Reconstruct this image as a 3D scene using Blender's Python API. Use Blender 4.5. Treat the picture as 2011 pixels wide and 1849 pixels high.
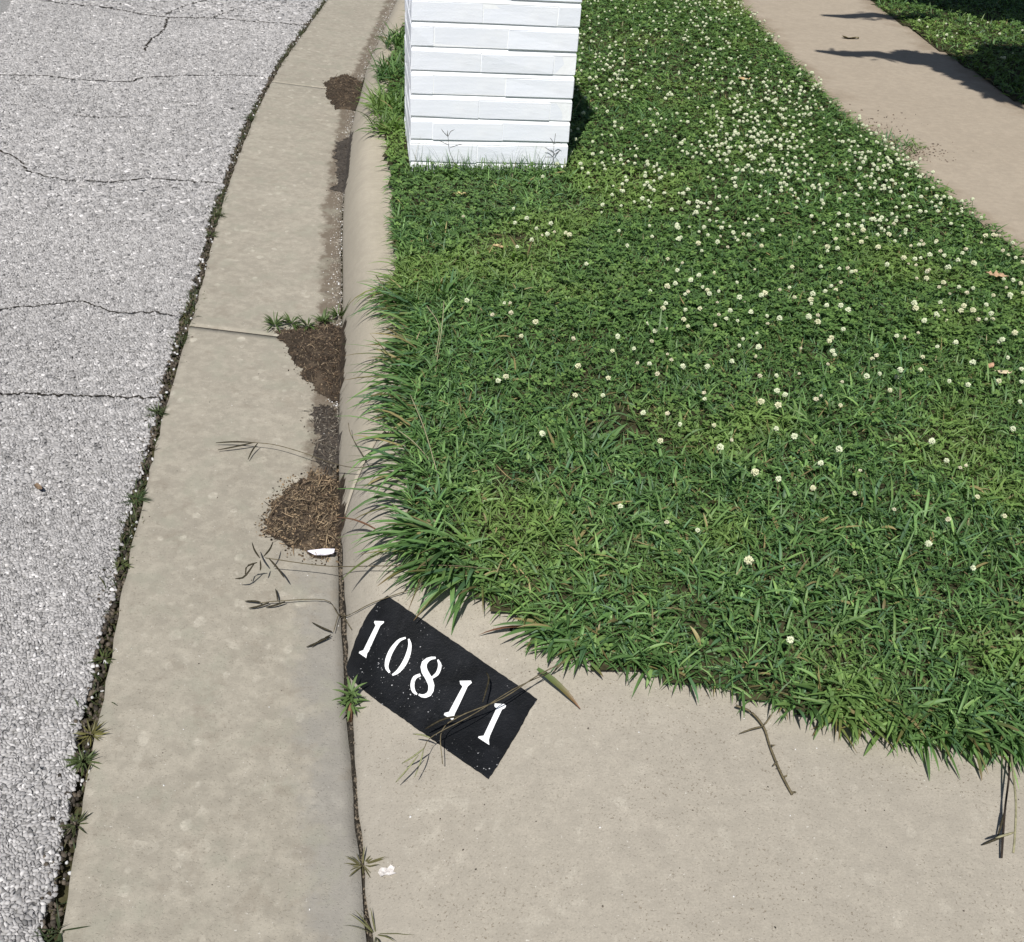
import bpy, bmesh, math, random
import numpy as np
from mathutils import Vector, Matrix
from mathutils.geometry import delaunay_2d_cdt

for o in list(bpy.data.objects):
    bpy.data.objects.remove(o)
sc = bpy.context.scene
COL = sc.collection
rng = np.random.default_rng(7)
random.seed(7)

# ------------------------------------------------------------------ camera
CAM_H = 1.36
FPX, CX, CY = 2000.0, 1005.5, 924.5          # photograph pixels (2011 x 1849)
NADIR = (785.0, 3755.0)                      # where the pillar's upright edges meet
dn = np.array([(NADIR[0]-CX)/FPX, (NADIR[1]-CY)/FPX, 1.0]); dn /= np.linalg.norm(dn)
upc = -dn
Yc = np.array([0, 0, 1.0]) - upc*upc[2]; Yc /= np.linalg.norm(Yc)
Xc = np.cross(Yc, upc)
ROT = np.stack([Xc, Yc, upc])                # camera (x right, y down, z forward) to world
camd = bpy.data.cameras.new('camera')
camd.sensor_fit = 'HORIZONTAL'; camd.sensor_width = 36.0
camd.lens = 36.0*FPX/2011.0
camd.clip_start = 0.02; camd.clip_end = 2000
cam = bpy.data.objects.new('camera', camd); COL.objects.link(cam)
M = Matrix.Identity(4)
for i in range(3):
    M[i][0] = ROT[i][0]; M[i][1] = -ROT[i][1]; M[i][2] = -ROT[i][2]
M[2][3] = CAM_H
cam.matrix_world = M
sc.camera = cam

# ------------------------------------------------------------------ light
SUN_EL = 57.0
SUN_AZ = 9.0                                # shadows fall away from the camera, a little to the right
el, az = math.radians(SUN_EL), math.radians(SUN_AZ)
TO_SUN = Vector((-math.sin(az)*math.cos(el), -math.cos(az)*math.cos(el), math.sin(el)))
w = bpy.data.worlds.new('World'); sc.world = w; w.use_nodes = True
nt = w.node_tree
sky = nt.nodes.new('ShaderNodeTexSky'); sky.sky_type = 'NISHITA'; sky.sun_disc = False
sky.sun_elevation = el; sky.sun_rotation = math.pi + az
sky.air_density = 1.0; sky.dust_density = 1.0; sky.ozone_density = 1.0
nt.links.new(sky.outputs[0], nt.nodes['Background'].inputs[0])
nt.nodes['Background'].inputs[1].default_value = 0.05
sl = bpy.data.lights.new('sun', 'SUN'); sl.energy = 4.5; sl.angle = math.radians(0.53); sl.color = (1.0, 0.965, 0.91)
so = bpy.data.objects.new('sun', sl); COL.objects.link(so)
so.rotation_euler = TO_SUN.to_track_quat('Z', 'Y').to_euler()
so.location = (-2, -4, 8)
sc.view_settings.view_transform = 'Standard'; sc.view_settings.look = 'None'
sc.view_settings.exposure = 0.28; sc.view_settings.gamma = 1.0
sc.view_settings.use_curve_mapping = False

# ------------------------------------------------------------------ helpers
def vnoise(x, y, scale, seed=0):
    x = np.asarray(x, float)*scale; y = np.asarray(y, float)*scale
    xi = np.floor(x).astype(np.int64); yi = np.floor(y).astype(np.int64)
    fx = x-xi; fy = y-yi
    fx = fx*fx*(3-2*fx); fy = fy*fy*(3-2*fy)
    def h(a, b):
        n = (a*374761393 + b*668265263 + seed*974634) & 0x7fffffff
        n = ((n ^ (n >> 13))*1274126177) & 0x7fffffff
        return ((n ^ (n >> 16)) & 0xffff)/65535.0
    return (h(xi, yi)*(1-fx)+h(xi+1, yi)*fx)*(1-fy)+(h(xi, yi+1)*(1-fx)+h(xi+1, yi+1)*fx)*fy
def smooth(a, b, x):
    t = np.clip((np.asarray(x, float)-a)/(b-a), 0, 1); return t*t*(3-2*t)

K = CAM_H/1.3
FY = np.array([-6, -3, 0., .749, 1.141, 1.448, 1.972, 2.627, 3.175, 3.652, 4.261, 5.061, 6.897, 10, 16, 40])*K
FX = np.array([1.55, .83, .03, -.150, -.240, -.312, -.413, -.520, -.622, -.697, -.779, -.857, -.949, -.93, -.5, 3])*K
yy = np.linspace(FY[0], FY[-1], 4000); xx = np.interp(yy, FY, FX)
ker = np.hanning(61); ker /= ker.sum()
xs_ = np.convolve(np.pad(xx, 30, mode='edge'), ker, 'valid'); xs_[:60] = xx[:60]; xs_[-60:] = xx[-60:]
def xf(y): return np.interp(y, yy, xs_)      # flow line of the gutter, plan view
GUT = 0.42                                   # gutter width
def H0(x, y):
    """height of the ground, metres; 0 = edge of the road"""
    x = np.asarray(x, float); y = np.asarray(y, float)
    s = x-xf(y)
    road = 0.012*np.clip(-s-GUT, 0, 4)
    gut = -0.02*np.clip(1+s/GUT, 0, 1)
    k = smooth(1.08, 1.62, y)
    u = np.clip(s/0.115, 0, 1)
    top = 0.105+0.006*np.clip(s, 0, .2)/.2
    curb = -0.02+(top+0.02)*(1-(1-u)**2.3)+0.018*np.clip(s-.12, 0, 4)
    drv = -0.02+0.006+0.15*(1-np.exp(-np.clip(s, 0, 9)/0.5))
    right = k*curb+(1-k)*drv
    return np.where(s < 0, np.where(s < -GUT, road, gut), right)
def hit(px, py, h=0.0):
    """photo pixel -> point h above the ground"""
    px = np.atleast_1d(np.asarray(px, float)); py = np.atleast_1d(np.asarray(py, float))
    v = (ROT @ np.stack([(px-CX)/FPX, (py-CY)/FPX, np.ones_like(px)])).T
    z = np.zeros(len(px))+0.05
    for _ in range(25):
        t = (z-CAM_H)/v[:, 2]
        p = v*t[:, None]
        z = 0.5*z+0.5*(H0(p[:, 0], p[:, 1])+h)
    t = (z-CAM_H)/v[:, 2]
    p = v*t[:, None]; p[:, 2] += CAM_H
    return p
def hit1(px, py, h=0.0): return Vector(hit(px, py, h)[0])
def in_poly(x, y, poly):
    x = np.asarray(x); y = np.asarray(y); c = np.zeros(x.shape, bool)
    n = len(poly)
    for i in range(n):
        x1, y1 = poly[i]; x2, y2 = poly[(i+1) % n]
        if y1 == y2: continue
        m = ((y1 > y) != (y2 > y)) & (x < (x2-x1)*(y-y1)/(y2-y1)+x1)
        c ^= m
    return c

def tag(o, label=None, cat=None, group=None, kind=None):
    if label: o['label'] = label
    if cat: o['category'] = cat
    if group: o['group'] = group
    if kind: o['kind'] = kind
    return o
def link(name, me, mat=None, parent=None, loc=None):
    o = bpy.data.objects.new(name, me); COL.objects.link(o)
    if me is not None and mat is not None and len(me.materials) == 0:
        for m in (mat if isinstance(mat, (list, tuple)) else [mat]): me.materials.append(m)
    if parent: o.parent = parent
    if loc is not None: o.location = loc
    return o
def np_mesh(name, V, F, col=None, smooth_=False, attrs=None):
    """V (n,3), F (m,k) equal-size faces, col (n,3) point colours"""
    me = bpy.data.meshes.new(name)
    V = np.ascontiguousarray(V, np.float32); F = np.ascontiguousarray(F, np.int32)
    n, m, k = len(V), len(F), F.shape[1]
    me.vertices.add(n); me.vertices.foreach_set('co', V.ravel())
    me.loops.add(m*k); me.loops.foreach_set('vertex_index', F.ravel())
    me.polygons.add(m); me.polygons.foreach_set('loop_start', np.arange(0, m*k, k, dtype=np.int32))
    if smooth_: me.polygons.foreach_set('use_smooth', np.ones(m, bool))
    me.update(calc_edges=True)
    if col is not None:
        a = me.attributes.new('Col', 'FLOAT_COLOR', 'POINT')
        c4 = np.ones((n, 4), np.float32); c4[:, :3] = col
        a.data.foreach_set('color', c4.ravel())
    for nm, val in (attrs or {}).items():
        a = me.attributes.new(nm, 'FLOAT', 'POINT'); a.data.foreach_set('value', np.asarray(val, np.float32))
    me.validate(); return me
def sheet(name, s0, s1, ds, y0, y1, dy, zoff, skirt=0.06, jit=0.0, s_lo=None, s_hi=None, y_lo=None, y_hi=None):
    """strip of ground in (s, y) with sides going down"""
    ns = max(2, int(round((s1-s0)/ds))+1); ny = max(2, int(round((y1-y0)/dy))+1)
    S, Y = np.meshgrid(np.linspace(s0, s1, ns), np.linspace(y0, y1, ny))
    if s_lo is not None or s_hi is not None:
        lo = s0+(s_lo(Y[:, 0]) if s_lo else 0); hi = s1+(s_hi(Y[:, 0]) if s_hi else 0)
        T = np.linspace(0, 1, ns)[None, :]
        S = np.asarray(lo+0*Y[:, 0])[:, None]*(1-T)+np.asarray(hi+0*Y[:, 0])[:, None]*T
    if y_lo is not None or y_hi is not None:
        T = np.linspace(0, 1, ny)[:, None]
        lo = y_lo(S[0])[None, :] if y_lo else y0; hi = y_hi(S[0])[None, :] if y_hi else y1
        Y = lo*(1-T)+hi*T
    X = xf(Y)+S; Z = H0(X, Y)+zoff
    if jit: Z = Z+jit*(vnoise(X, Y, 9, 3)-.5)
    V = np.stack([X, Y, Z], -1).reshape(-1, 3)
    idx = np.arange(ns*ny).reshape(ny, ns)
    F = np.stack([idx[:-1, :-1], idx[:-1, 1:], idx[1:, 1:], idx[1:, :-1]], -1).reshape(-1, 4)
    sv = S.ravel(); yv = Y.ravel()
    if skirt:
        b = np.concatenate([idx[0, :], idx[1:, -1], idx[-1, -2::-1], idx[-2:0:-1, 0]])
        n0 = len(V); V2 = V[b].copy(); V2[:, 2] -= skirt
        V = np.vstack([V, V2]); j = np.arange(len(b)); j2 = (j+1) % len(b)
        F = np.vstack([F, np.stack([b[j2], b[j], n0+j, n0+j2], -1)])
        sv = np.concatenate([sv, sv[b]]); yv = np.concatenate([yv, yv[b]])
    return np_mesh(name, V, F, attrs={'s': sv, 't': yv})

def tube_np(pts, radii, sides=5):
    pts = [Vector(p) for p in pts]; V = []; F = []
    n = len(pts)
    for i, p in enumerate(pts):
        d = (pts[min(i+1, n-1)]-pts[max(i-1, 0)]).normalized()
        a = d.orthogonal().normalized(); b = d.cross(a)
        r = radii[i] if isinstance(radii, (list, tuple, np.ndarray)) else radii
        for k in range(sides):
            t = 2*math.pi*k/sides
            V.append(p+(a*math.cos(t)+b*math.sin(t))*r)
    for i in range(n-1):
        for k in range(sides):
            k2 = (k+1) % sides
            F.append((i*sides+k, i*sides+k2, (i+1)*sides+k2, (i+1)*sides+k))
    return [tuple(v) for v in V], F
def tube(name, pts, radii, sides=5):
    V, F = tube_np(pts, radii, sides)
    n = len(pts)
    me = bpy.data.meshes.new(name)
    F2 = list(F)+[tuple(range(sides))[::-1], tuple((n-1)*sides+k for k in range(sides))]
    me.from_pydata(V, [], F2)
    me.polygons.foreach_set('use_smooth', [True]*len(me.polygons)); me.update()
    return me
def spline(pts, n):
    """Catmull-Rom through control points"""
    P = [np.array(p, float) for p in pts]; P = [2*P[0]-P[1]]+P+[2*P[-1]-P[-2]]
    out = []; m = len(P)-3
    for i in range(n):
        t = i/(n-1)*m; k = min(int(t), m-1); f = t-k
        a, b, c, d = P[k:k+4]
        out.append(0.5*((2*b)+(-a+c)*f+(2*a-5*b+4*c-d)*f*f+(-a+3*b-3*c+d)*f**3))
    return np.array(out)

# ------------------------------------------------------------------ materials
class Mat:
    def __init__(s, name, rough=0.8, spec=0.3):
        s.m = bpy.data.materials.new(name); s.m.use_nodes = True
        s.nt = s.m.node_tree; s.b = s.nt.nodes['Principled BSDF']
        s.b.inputs['Roughness'].default_value = rough
        s.b.inputs['Specular IOR Level'].default_value = spec
        s.co = s.nt.nodes.new('ShaderNodeTexCoord').outputs['Object']
    def put(s, sock, v):
        if isinstance(v, bpy.types.NodeSocket): s.nt.links.new(v, sock)
        elif isinstance(v, (tuple, list)) and len(v) == 3 and sock.type == 'RGBA': sock.default_value = (*v, 1)
        else: sock.default_value = v
    def noise(s, scale, detail=4, rough=.6, stretch=None, off=0, dist=0):
        n = s.nt.nodes.new('ShaderNodeTexNoise')
        n.inputs['Scale'].default_value = scale; n.inputs['Detail'].default_value = detail
        n.inputs['Roughness'].default_value = rough; n.inputs['Distortion'].default_value = dist
        s.nt.links.new(s.mapped(stretch, off), n.inputs['Vector']); return n.outputs['Fac']
    def mapped(s, stretch, off):
        if stretch is None and not off: return s.co
        m = s.nt.nodes.new('ShaderNodeMapping'); s.nt.links.new(s.co, m.inputs['Vector'])
        m.inputs['Scale'].default_value = stretch or (1, 1, 1); m.inputs['Location'].default_value = (off, off*1.7, off*.3)
        return m.outputs[0]
    def voro(s, scale, feature='F1', out='Distance', stretch=None, rnd=1.0):
        n = s.nt.nodes.new('ShaderNodeTexVoronoi'); n.feature = feature
        n.inputs['Scale'].default_value = scale; n.inputs['Randomness'].default_value = rnd
        s.nt.links.new(s.mapped(stretch, 0), n.inputs['Vector']); return n.outputs[out]
    def ramp(s, v, a, b, lo=0.0, hi=1.0):
        n = s.nt.nodes.new('ShaderNodeMapRange'); n.interpolation_type = 'SMOOTHSTEP'
        s.put(n.inputs['Value'], v)
        n.inputs['From Min'].default_value = a; n.inputs['From Max'].default_value = b
        n.inputs['To Min'].default_value = lo; n.inputs['To Max'].default_value = hi
        return n.outputs[0]
    def math(s, op, a, b=0.0):
        n = s.nt.nodes.new('ShaderNodeMath'); n.operation = op
        s.put(n.inputs[0], a); s.put(n.inputs[1], b); return n.outputs[0]
    def mix(s, f, a, b, mode='MIX'):
        n = s.nt.nodes.new('ShaderNodeMix'); n.data_type = 'RGBA'; n.blend_type = mode
        s.put(n.inputs[0], f); s.put(n.inputs[6], a); s.put(n.inputs[7], b); return n.outputs[2]
    def attr(s, name, out='Fac'):
        n = s.nt.nodes.new('ShaderNodeAttribute'); n.attribute_name = name; return n.outputs[out]
    def col(s, v): s.put(s.b.inputs['Base Color'], v); return s
    def bump(s, h, strength=.5, dist=.002):
        n = s.nt.nodes.new('ShaderNodeBump'); n.inputs['Strength'].default_value = strength
        n.inputs['Distance'].default_value = dist; s.put(n.inputs['Height'], h)
        s.nt.links.new(n.outputs[0], s.b.inputs['Normal']); return s

def concrete(name, c1, c2, blotch, pit, blotch_amt=.5, pit_amt=.6, stain=None, grain=.5, spots=.0, mottle=.25, streak=.35):
    m = Mat(name, .85, .25)
    base = m.mix(m.ramp(m.noise(3.2, 5, .6), .35, .65), c1, c2)
    base = m.mix(m.ramp(m.noise(13, 4, .65, off=3), .42, .62, 0, .55), base, tuple(v*.82 for v in c1))
    # pale worn patches
    bl = m.ramp(m.noise(26, 2, .5, stretch=(1, .8, 1), off=9), .60, .68)
    big = m.ramp(m.noise(5, 2, .5, off=21), .4, .6)
    base = m.mix(m.math('MULTIPLY', m.math('MULTIPLY', bl, big), blotch_amt), base, blotch)
    vd = m.voro(34, stretch=(1, .75, 1)); vc = m.voro(34, out='Color', stretch=(1, .75, 1))
    szr = m.math('MULTIPLY', m.ramp(vc, .55, 1.0), .42)
    vd = m.math('ADD', vd, m.math('MULTIPLY', m.math('SUBTRACT', m.noise(60, 2, .5, off=2), .5), .35))
    spot = m.ramp(m.math('SUBTRACT', szr, vd), -.06, .10)
    base = m.mix(m.math('MULTIPLY', m.math('MULTIPLY', spot, m.ramp(m.noise(4, 3, .6, off=61), .34, .52)), spots), base, blotch)
    base = m.mix(m.ramp(m.noise(38, 4, .7, off=71), .35, .65, 0, mottle), base, tuple(v*.74 for v in c1))
    base = m.mix(m.ramp(m.noise(55, 4, .7, stretch=(.35, 1.6, 1), off=81), .38, .66, 0, streak), base, tuple(v*.8 for v in c2))
    base = m.mix(m.ramp(m.noise(34, 5, .7, off=91), .46, .64, 0, .42), base, tuple(min(1, v*1.15) for v in c2))
    # grain and small pits
    g = m.noise(330, 3, .7)
    base = m.mix(m.ramp(g, .3, .7, 0, grain), base, tuple(v*.72 for v in c2))
    p = m.ramp(m.noise(260, 3, .55, off=5), .60, .70)
    pm = m.ramp(m.noise(7, 3, .6, off=31), .35, .62)
    base = m.mix(m.math('MULTIPLY', m.math('MULTIPLY', p, pm), pit_amt), base, pit)
    sp = m.ramp(m.noise(210, 2, .5, off=13), .70, .77)
    base = m.mix(m.math('MULTIPLY', sp, .55), base, (.62, .60, .55))
    if stain:
        base = stain(m, base)
    m.col(base)
    h = m.math('ADD', m.math('MULTIPLY', m.noise(260, 4, .7), .5), m.math('MULTIPLY', m.noise(45, 4, .6), .5))
    h = m.math('SUBTRACT', h, m.math('MULTIPLY', p, .5))
    m.bump(h, .55, .0022)
    return m.m

def gutter_stain(m, base):
    s = m.attr('s'); t = m.attr('t')
    wob = m.math('MULTIPLY', m.math('SUBTRACT', m.noise(13, 5, .7, off=40), .5), .22)
    near = m.ramp(m.math('ADD', s, wob), -.12, -.045)
    low = m.ramp(t, 1.75, 1.45)                                     # smooth grey cement wash below the last clump
    base = m.mix(m.math('MULTIPLY', m.math('MULTIPLY', near, low), .62), base, (.235, .225, .207))
    silt = m.ramp(m.math('ADD', s, m.math('MULTIPLY', wob, .55)), -.078, -.05)
    high = m.ramp(t, 1.7, 1.95)
    base = m.mix(m.math('MULTIPLY', m.math('MULTIPLY', silt, high), .85), base, (.115, .09, .066))
    alg = m.ramp(m.noise(11, 5, .65, off=50), .5, .66, 0, .5)
    base = m.mix(alg, base, (.275, .268, .215))
    base = m.mix(m.ramp(m.noise(17, 5, .7, off=55), .54, .68, 0, .45), base, (.23, .20, .16))
    return base
def darker_foot(m, base):  # tone gets darker towards the gutter side
    return m.mix(m.ramp(m.attr('s'), .14, .0, 0, .5), base, (.30, .275, .235))
def walk_dirt(m, base):
    s = m.attr('s')
    w_ = m.math('MULTIPLY', m.math('SUBTRACT', m.noise(5, 5, .7, off=14), .5), .5)
    e = m.math('MAXIMUM', m.ramp(m.math('ADD', s, w_), 2.30, 2.12), m.ramp(m.math('ADD', s, w_), 2.95, 3.13))
    return m.mix(m.math('MULTIPLY', e, .6), base, (.19, .145, .10))
M_gutter = concrete('gutter_concrete', (.312, .284, .233), (.368, .337, .278), (.50, .465, .39), (.17, .14, .10), .75, .4, gutter_stain, .35, 1.0, .55)
M_curb = concrete('curb_concrete', (.40, .358, .285), (.365, .328, .26), (.46, .42, .345), (.2, .17, .13), .25, .25, darker_foot, .25)
M_drive = concrete('driveway_concrete', (.385, .350, .293), (.36, .328, .273), (.52, .485, .41), (.17, .135, .095), .5, .8, darker_foot, .55, .35, .3)
M_walk = concrete('sidewalk_concrete', (.39, .333, .262), (.35, .297, .232), (.41, .36, .29), (.2, .165, .125), .2, .35, walk_dirt, .25, .0, .5)

def mat_road():
    m = Mat('asphalt', .9, .2)
    v = m.voro(115); e = m.voro(115, 'DISTANCE_TO_EDGE')
    c = m.mix(m.voro(115, out='Color'), (.27, .265, .26), (.40, .395, .39))
    gap = m.ramp(e, .02, .11, .8, 0)
    c = m.mix(gap, c, (.07, .067, .063))
    big = m.ramp(m.noise(1.6, 4, .6), .3, .7, 0, .35)
    c = m.mix(big, c, (.24, .235, .225))
    m.col(c); m.bump(m.ramp(e, 0, .25), .6, .004); return m.m
def mat_plain(name, c, rough=.8, var=.25, scale=60, spec=.2, bump=0, bdist=.002):
    m = Mat(name, rough, spec)
    m.col(m.mix(m.ramp(m.noise(scale, 4, .65), .3, .7), tuple(v*(1-var) for v in c), tuple(min(1, v*(1+var)) for v in c)))
    if bump: m.bump(m.noise(scale*3, 4, .7), bump, bdist)
    return m.m
def mat_leaf(name, rough=.5, trans=.3, spec=.3):
    m = Mat(name, rough, spec)
    c = m.attr('Col', 'Color'); m.col(c)
    t = m.nt.nodes.new('ShaderNodeBsdfTranslucent')
    m.nt.links.new(m.mix(1.0, c, (1.3, 1.5, .7), 'MULTIPLY'), t.inputs[0])
    x = m.nt.nodes.new('ShaderNodeMixShader'); x.inputs[0].default_value = trans
    m.nt.links.new(m.b.outputs[0], x.inputs[1]); m.nt.links.new(t.outputs[0], x.inputs[2])
    m.nt.links.new(x.outputs[0], m.nt.nodes['Material Output'].inputs[0]); return m.m
def mat_vcol(name, rough=.85, spec=.2):
    m = Mat(name, rough, spec); m.col(m.attr('Col', 'Color')); return m.m
M_road = mat_road()
M_soil = mat_plain('soil', (.045, .042, .022), .95, .5, 40, .1, .8, .004)
M_crack = mat_plain('crack_dirt', (.03, .026, .021), .95, .5, 120, .1, .6, .003)
M_ground = mat_plain('far_turf', (.045, .075, .025), .95, .4, 5, .1, .5, .01)
M_leaf = mat_leaf('grass_blade', .48, .28, .3)
M_clover = mat_leaf('clover_leaf', .5, .25, .28)
M_stone = mat_vcol('aggregate_stone', .75, .3)
M_straw = mat_vcol('litter', .9, .1)
def mat_dirt():
    m = Mat('leaf_litter_dirt', .95, .1)
    c = m.mix(m.ramp(m.noise(90, 5, .7), .3, .7), (.028, .022, .017), (.085, .066, .049))
    c = m.mix(m.ramp(m.noise(13, 3, .6, off=2), .5, .66, 0, .5), c, (.165, .125, .088))
    m.col(c); m.bump(m.noise(260, 5, .75), 1.0, .006); return m.m
M_dirt = mat_dirt()
M_tread = mat_plain('petal', (.60, .64, .45), .7, .12, 300, .15)
M_petal2 = mat_plain('petal_cream', (.60, .60, .40), .7, .2, 300, .15)
M_petal3 = mat_plain('petal_fading', (.56, .53, .38), .7, .35, 200, .15)
M_stem = mat_plain('green_stem', (.09, .15, .05), .6, .3, 100, .3)
M_stalk = mat_plain('seed_stalk', (.12, .10, .06), .7, .35, 120, .2)
M_spike = mat_plain('seed_spike', (.040, .034, .020), .75, .4, 300, .2)  # near black; also colours the shadow dashes built into the gutter heads

# ------------------------------------------------------------------ the setting
# base ground reaching the horizon
gx = np.array([-600, -120, -40, -14, -8, 8, 14, 40, 120, 600.])
GXm, GYm = np.meshgrid(gx, gx)
gi = np.arange(100).reshape(10, 10)
me = np_mesh('ground', np.stack([GXm, GYm, np.full_like(GXm, -.12)], -1).reshape(-1, 3),
             np.stack([gi[:-1, :-1], gi[:-1, 1:], gi[1:, 1:], gi[1:, :-1]], -1).reshape(-1, 4))
tag(link('ground', me, M_ground), 'flat green ground far beyond the street', 'ground', kind='structure')

Y0, Y1 = -3.0, 15.0
EDGE = lambda y: 0.012*(vnoise(np.asarray(y), 0*np.asarray(y)+.5, 22, 5)-.5)+0.016*(vnoise(np.asarray(y), 0*np.asarray(y)+.5, 5, 6)-.5)
ROAD_S = -GUT-.030
road = link('road', sheet('road', -7.5, ROAD_S, .05, Y0, Y1, .03, -.004, .05, s_hi=EDGE), M_road)
tag(road, 'worn pale grey asphalt road with exposed aggregate and thin cracks', 'road', kind='structure')
bed = link('gutter', sheet('gutter', -GUT-.08, .03, .02, Y0, Y1, .05, -.022, 0), M_soil)
tag(bed, 'stained tan concrete gutter between the road and the curb', 'gutter', kind='structure')
joints = [Y0, -.02, 2.508, 5.0, 7.5, 10.0, 12.5, Y1]
JW = lambda y: .016*(vnoise(np.asarray(y), 0*np.asarray(y)+4.5, 5, 13)-.5)*(1-smooth(1.2, 1.5, y))+.005*(vnoise(np.asarray(y), 0*np.asarray(y)+4.5, 31, 14)-.5)*(1-smooth(1.5, 1.8, y))
chip = lambda y: 0.006*(vnoise(np.asarray(y), 0*np.asarray(y)+2.5, 30, 8)-.5)
for a, b in zip(joints[:-1], joints[1:]):
    link('joint_dirt', sheet('joint_dirt', -GUT, -.004, .03, b-.008, b+.008, .008, -.002, 0), M_crack, bed)
    link('slab', sheet('slab', -GUT, -.003, .02, a+.004, b-.004, .02, 0, .05, s_lo=chip, s_hi=JW), M_gutter, bed)
CURB_Y = 1.87
YJ = lambda s: 1.655+2.1*np.clip(s, 0, .105)+.006*(vnoise(s, 0*s+.3, 60, 9)-.5)
curb = link('curb', sheet('curb', .0035, .24, .0075, 1.7, Y1, .03, 0, .1, y_lo=lambda s: YJ(s)+.016), M_curb)
tag(curb, 'rounded tan concrete curb running along the lawn', 'curb', kind='structure')
wob = lambda y: 0.004*(vnoise(np.asarray(y), 0*np.asarray(y)+7.5, 28, 11)-.5)+.003+JW(y)
drive = link('driveway', sheet('driveway', .0045, 2.13, .0105, Y0, 1.85, .014, 0, .1, s_lo=wob, y_hi=lambda s: YJ(s)), M_drive)
tag(drive, 'speckled tan concrete driveway apron falling to the gutter', 'driveway', kind='structure')
WS0, WS1 = 2.14, 3.13
walk = link('sidewalk', sheet('sidewalk', WS0, WS1, .05, Y0, Y1, .05, .012, .1), M_walk)
tag(walk, 'bare tan concrete sidewalk beyond the clover lawn', 'sidewalk', kind='structure')
link('driveway_slab', sheet('driveway_slab', WS1+.01, 6, .1, Y0, 1.1, .1, .012, .1), M_drive, drive)

# lawn outline: curb back, then the ragged edge along the driveway traced from the photo
edge_px = [(800, 985), (822, 1075), (875, 1135), (935, 1178), (1030, 1228), (1065, 1262), (1130, 1303), (1300, 1338), (1400, 1362), (1500, 1388),
           (1600, 1412), (1700, 1436), (1870, 1466), (2011, 1490)]
edge_w = [tuple(p[:2]) for p in hit([p[0] for p in edge_px], [p[1] for p in edge_px], .0)]
left_px = [(768, 335), (772, 420), (780, 500), (776, 560), (806, 640), (806, 720), (808, 800), (800, 880), (808, 950)]
lw_ = hit([p[0] for p in left_px], [p[1] for p in left_px], .0)
ly = np.linspace(Y1, edge_w[0][1]+.05, 130)
ls_ = np.interp(ly, lw_[::-1, 1], (lw_[:, 0]-xf(lw_[:, 1]))[::-1])
ls_ = np.where(ly > lw_[0, 1], .16+.03*(vnoise(ly, 0*ly+.3, 3, 2)-.5), ls_)+.012*(vnoise(ly, 0*ly+.7, 14, 2)-.5)
lawn_poly = [(float(xf(y)+q), float(y)) for y, q in zip(ly, ls_)]+edge_w
last = edge_w[-1]
lawn_poly += [(last[0]+.5, last[1]-.10), (float(xf(last[1]-.3))+2.13, last[1]-.2)]
lawn_poly += [(float(xf(y)+2.15+.05*(vnoise(y, 9.3, 2.2, 4)-.5)), float(y)) for y in np.linspace(last[1]-.1, Y1, 60)]
LP = np.array(lawn_poly)
ENC = hit1(1755, 290)                                         # turf creeping over the sidewalk edge
def on_lawn(x, y):
    a = in_poly(x, y, lawn_poly)
    e = (((x-ENC.x)*.87+(y-ENC.y)*.5)/.12)**2+(((y-ENC.y)*.87-(x-ENC.x)*.5)/.16)**2 < 1+1.2*(vnoise(x, y, 28, 66)-.5)
    s = x-xf(y)
    return a, (s > 3.06+.05*vnoise(x, y, 3, 17)) & (y > 1.2)
c = .03
X, Y = np.meshgrid(np.arange(-2, 12, c), np.arange(.6, 15, c))
a, b = on_lawn(X+c/2, Y+c/2); inside = (a | b)
idx = np.arange(X.size).reshape(X.shape)
q = np.argwhere(inside[:-1, :-1])
F = np.stack([idx[q[:, 0], q[:, 1]], idx[q[:, 0], q[:, 1]+1], idx[q[:, 0]+1, q[:, 1]+1], idx[q[:, 0]+1, q[:, 1]]], -1)
Z = H0(X, Y)+.016+.012*(vnoise(X, Y, 12, 1)-.5)
use, inv = np.unique(F.ravel(), return_inverse=True)
V = np.stack([X, Y, Z], -1).reshape(-1, 3)[use]
lawn = link('lawn', np_mesh('lawn', V, inv.reshape(-1, 4), smooth_=True), M_soil)
tag(lawn, 'dark soil under the grass and clover of the lawn', 'lawn', kind='structure')

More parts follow.
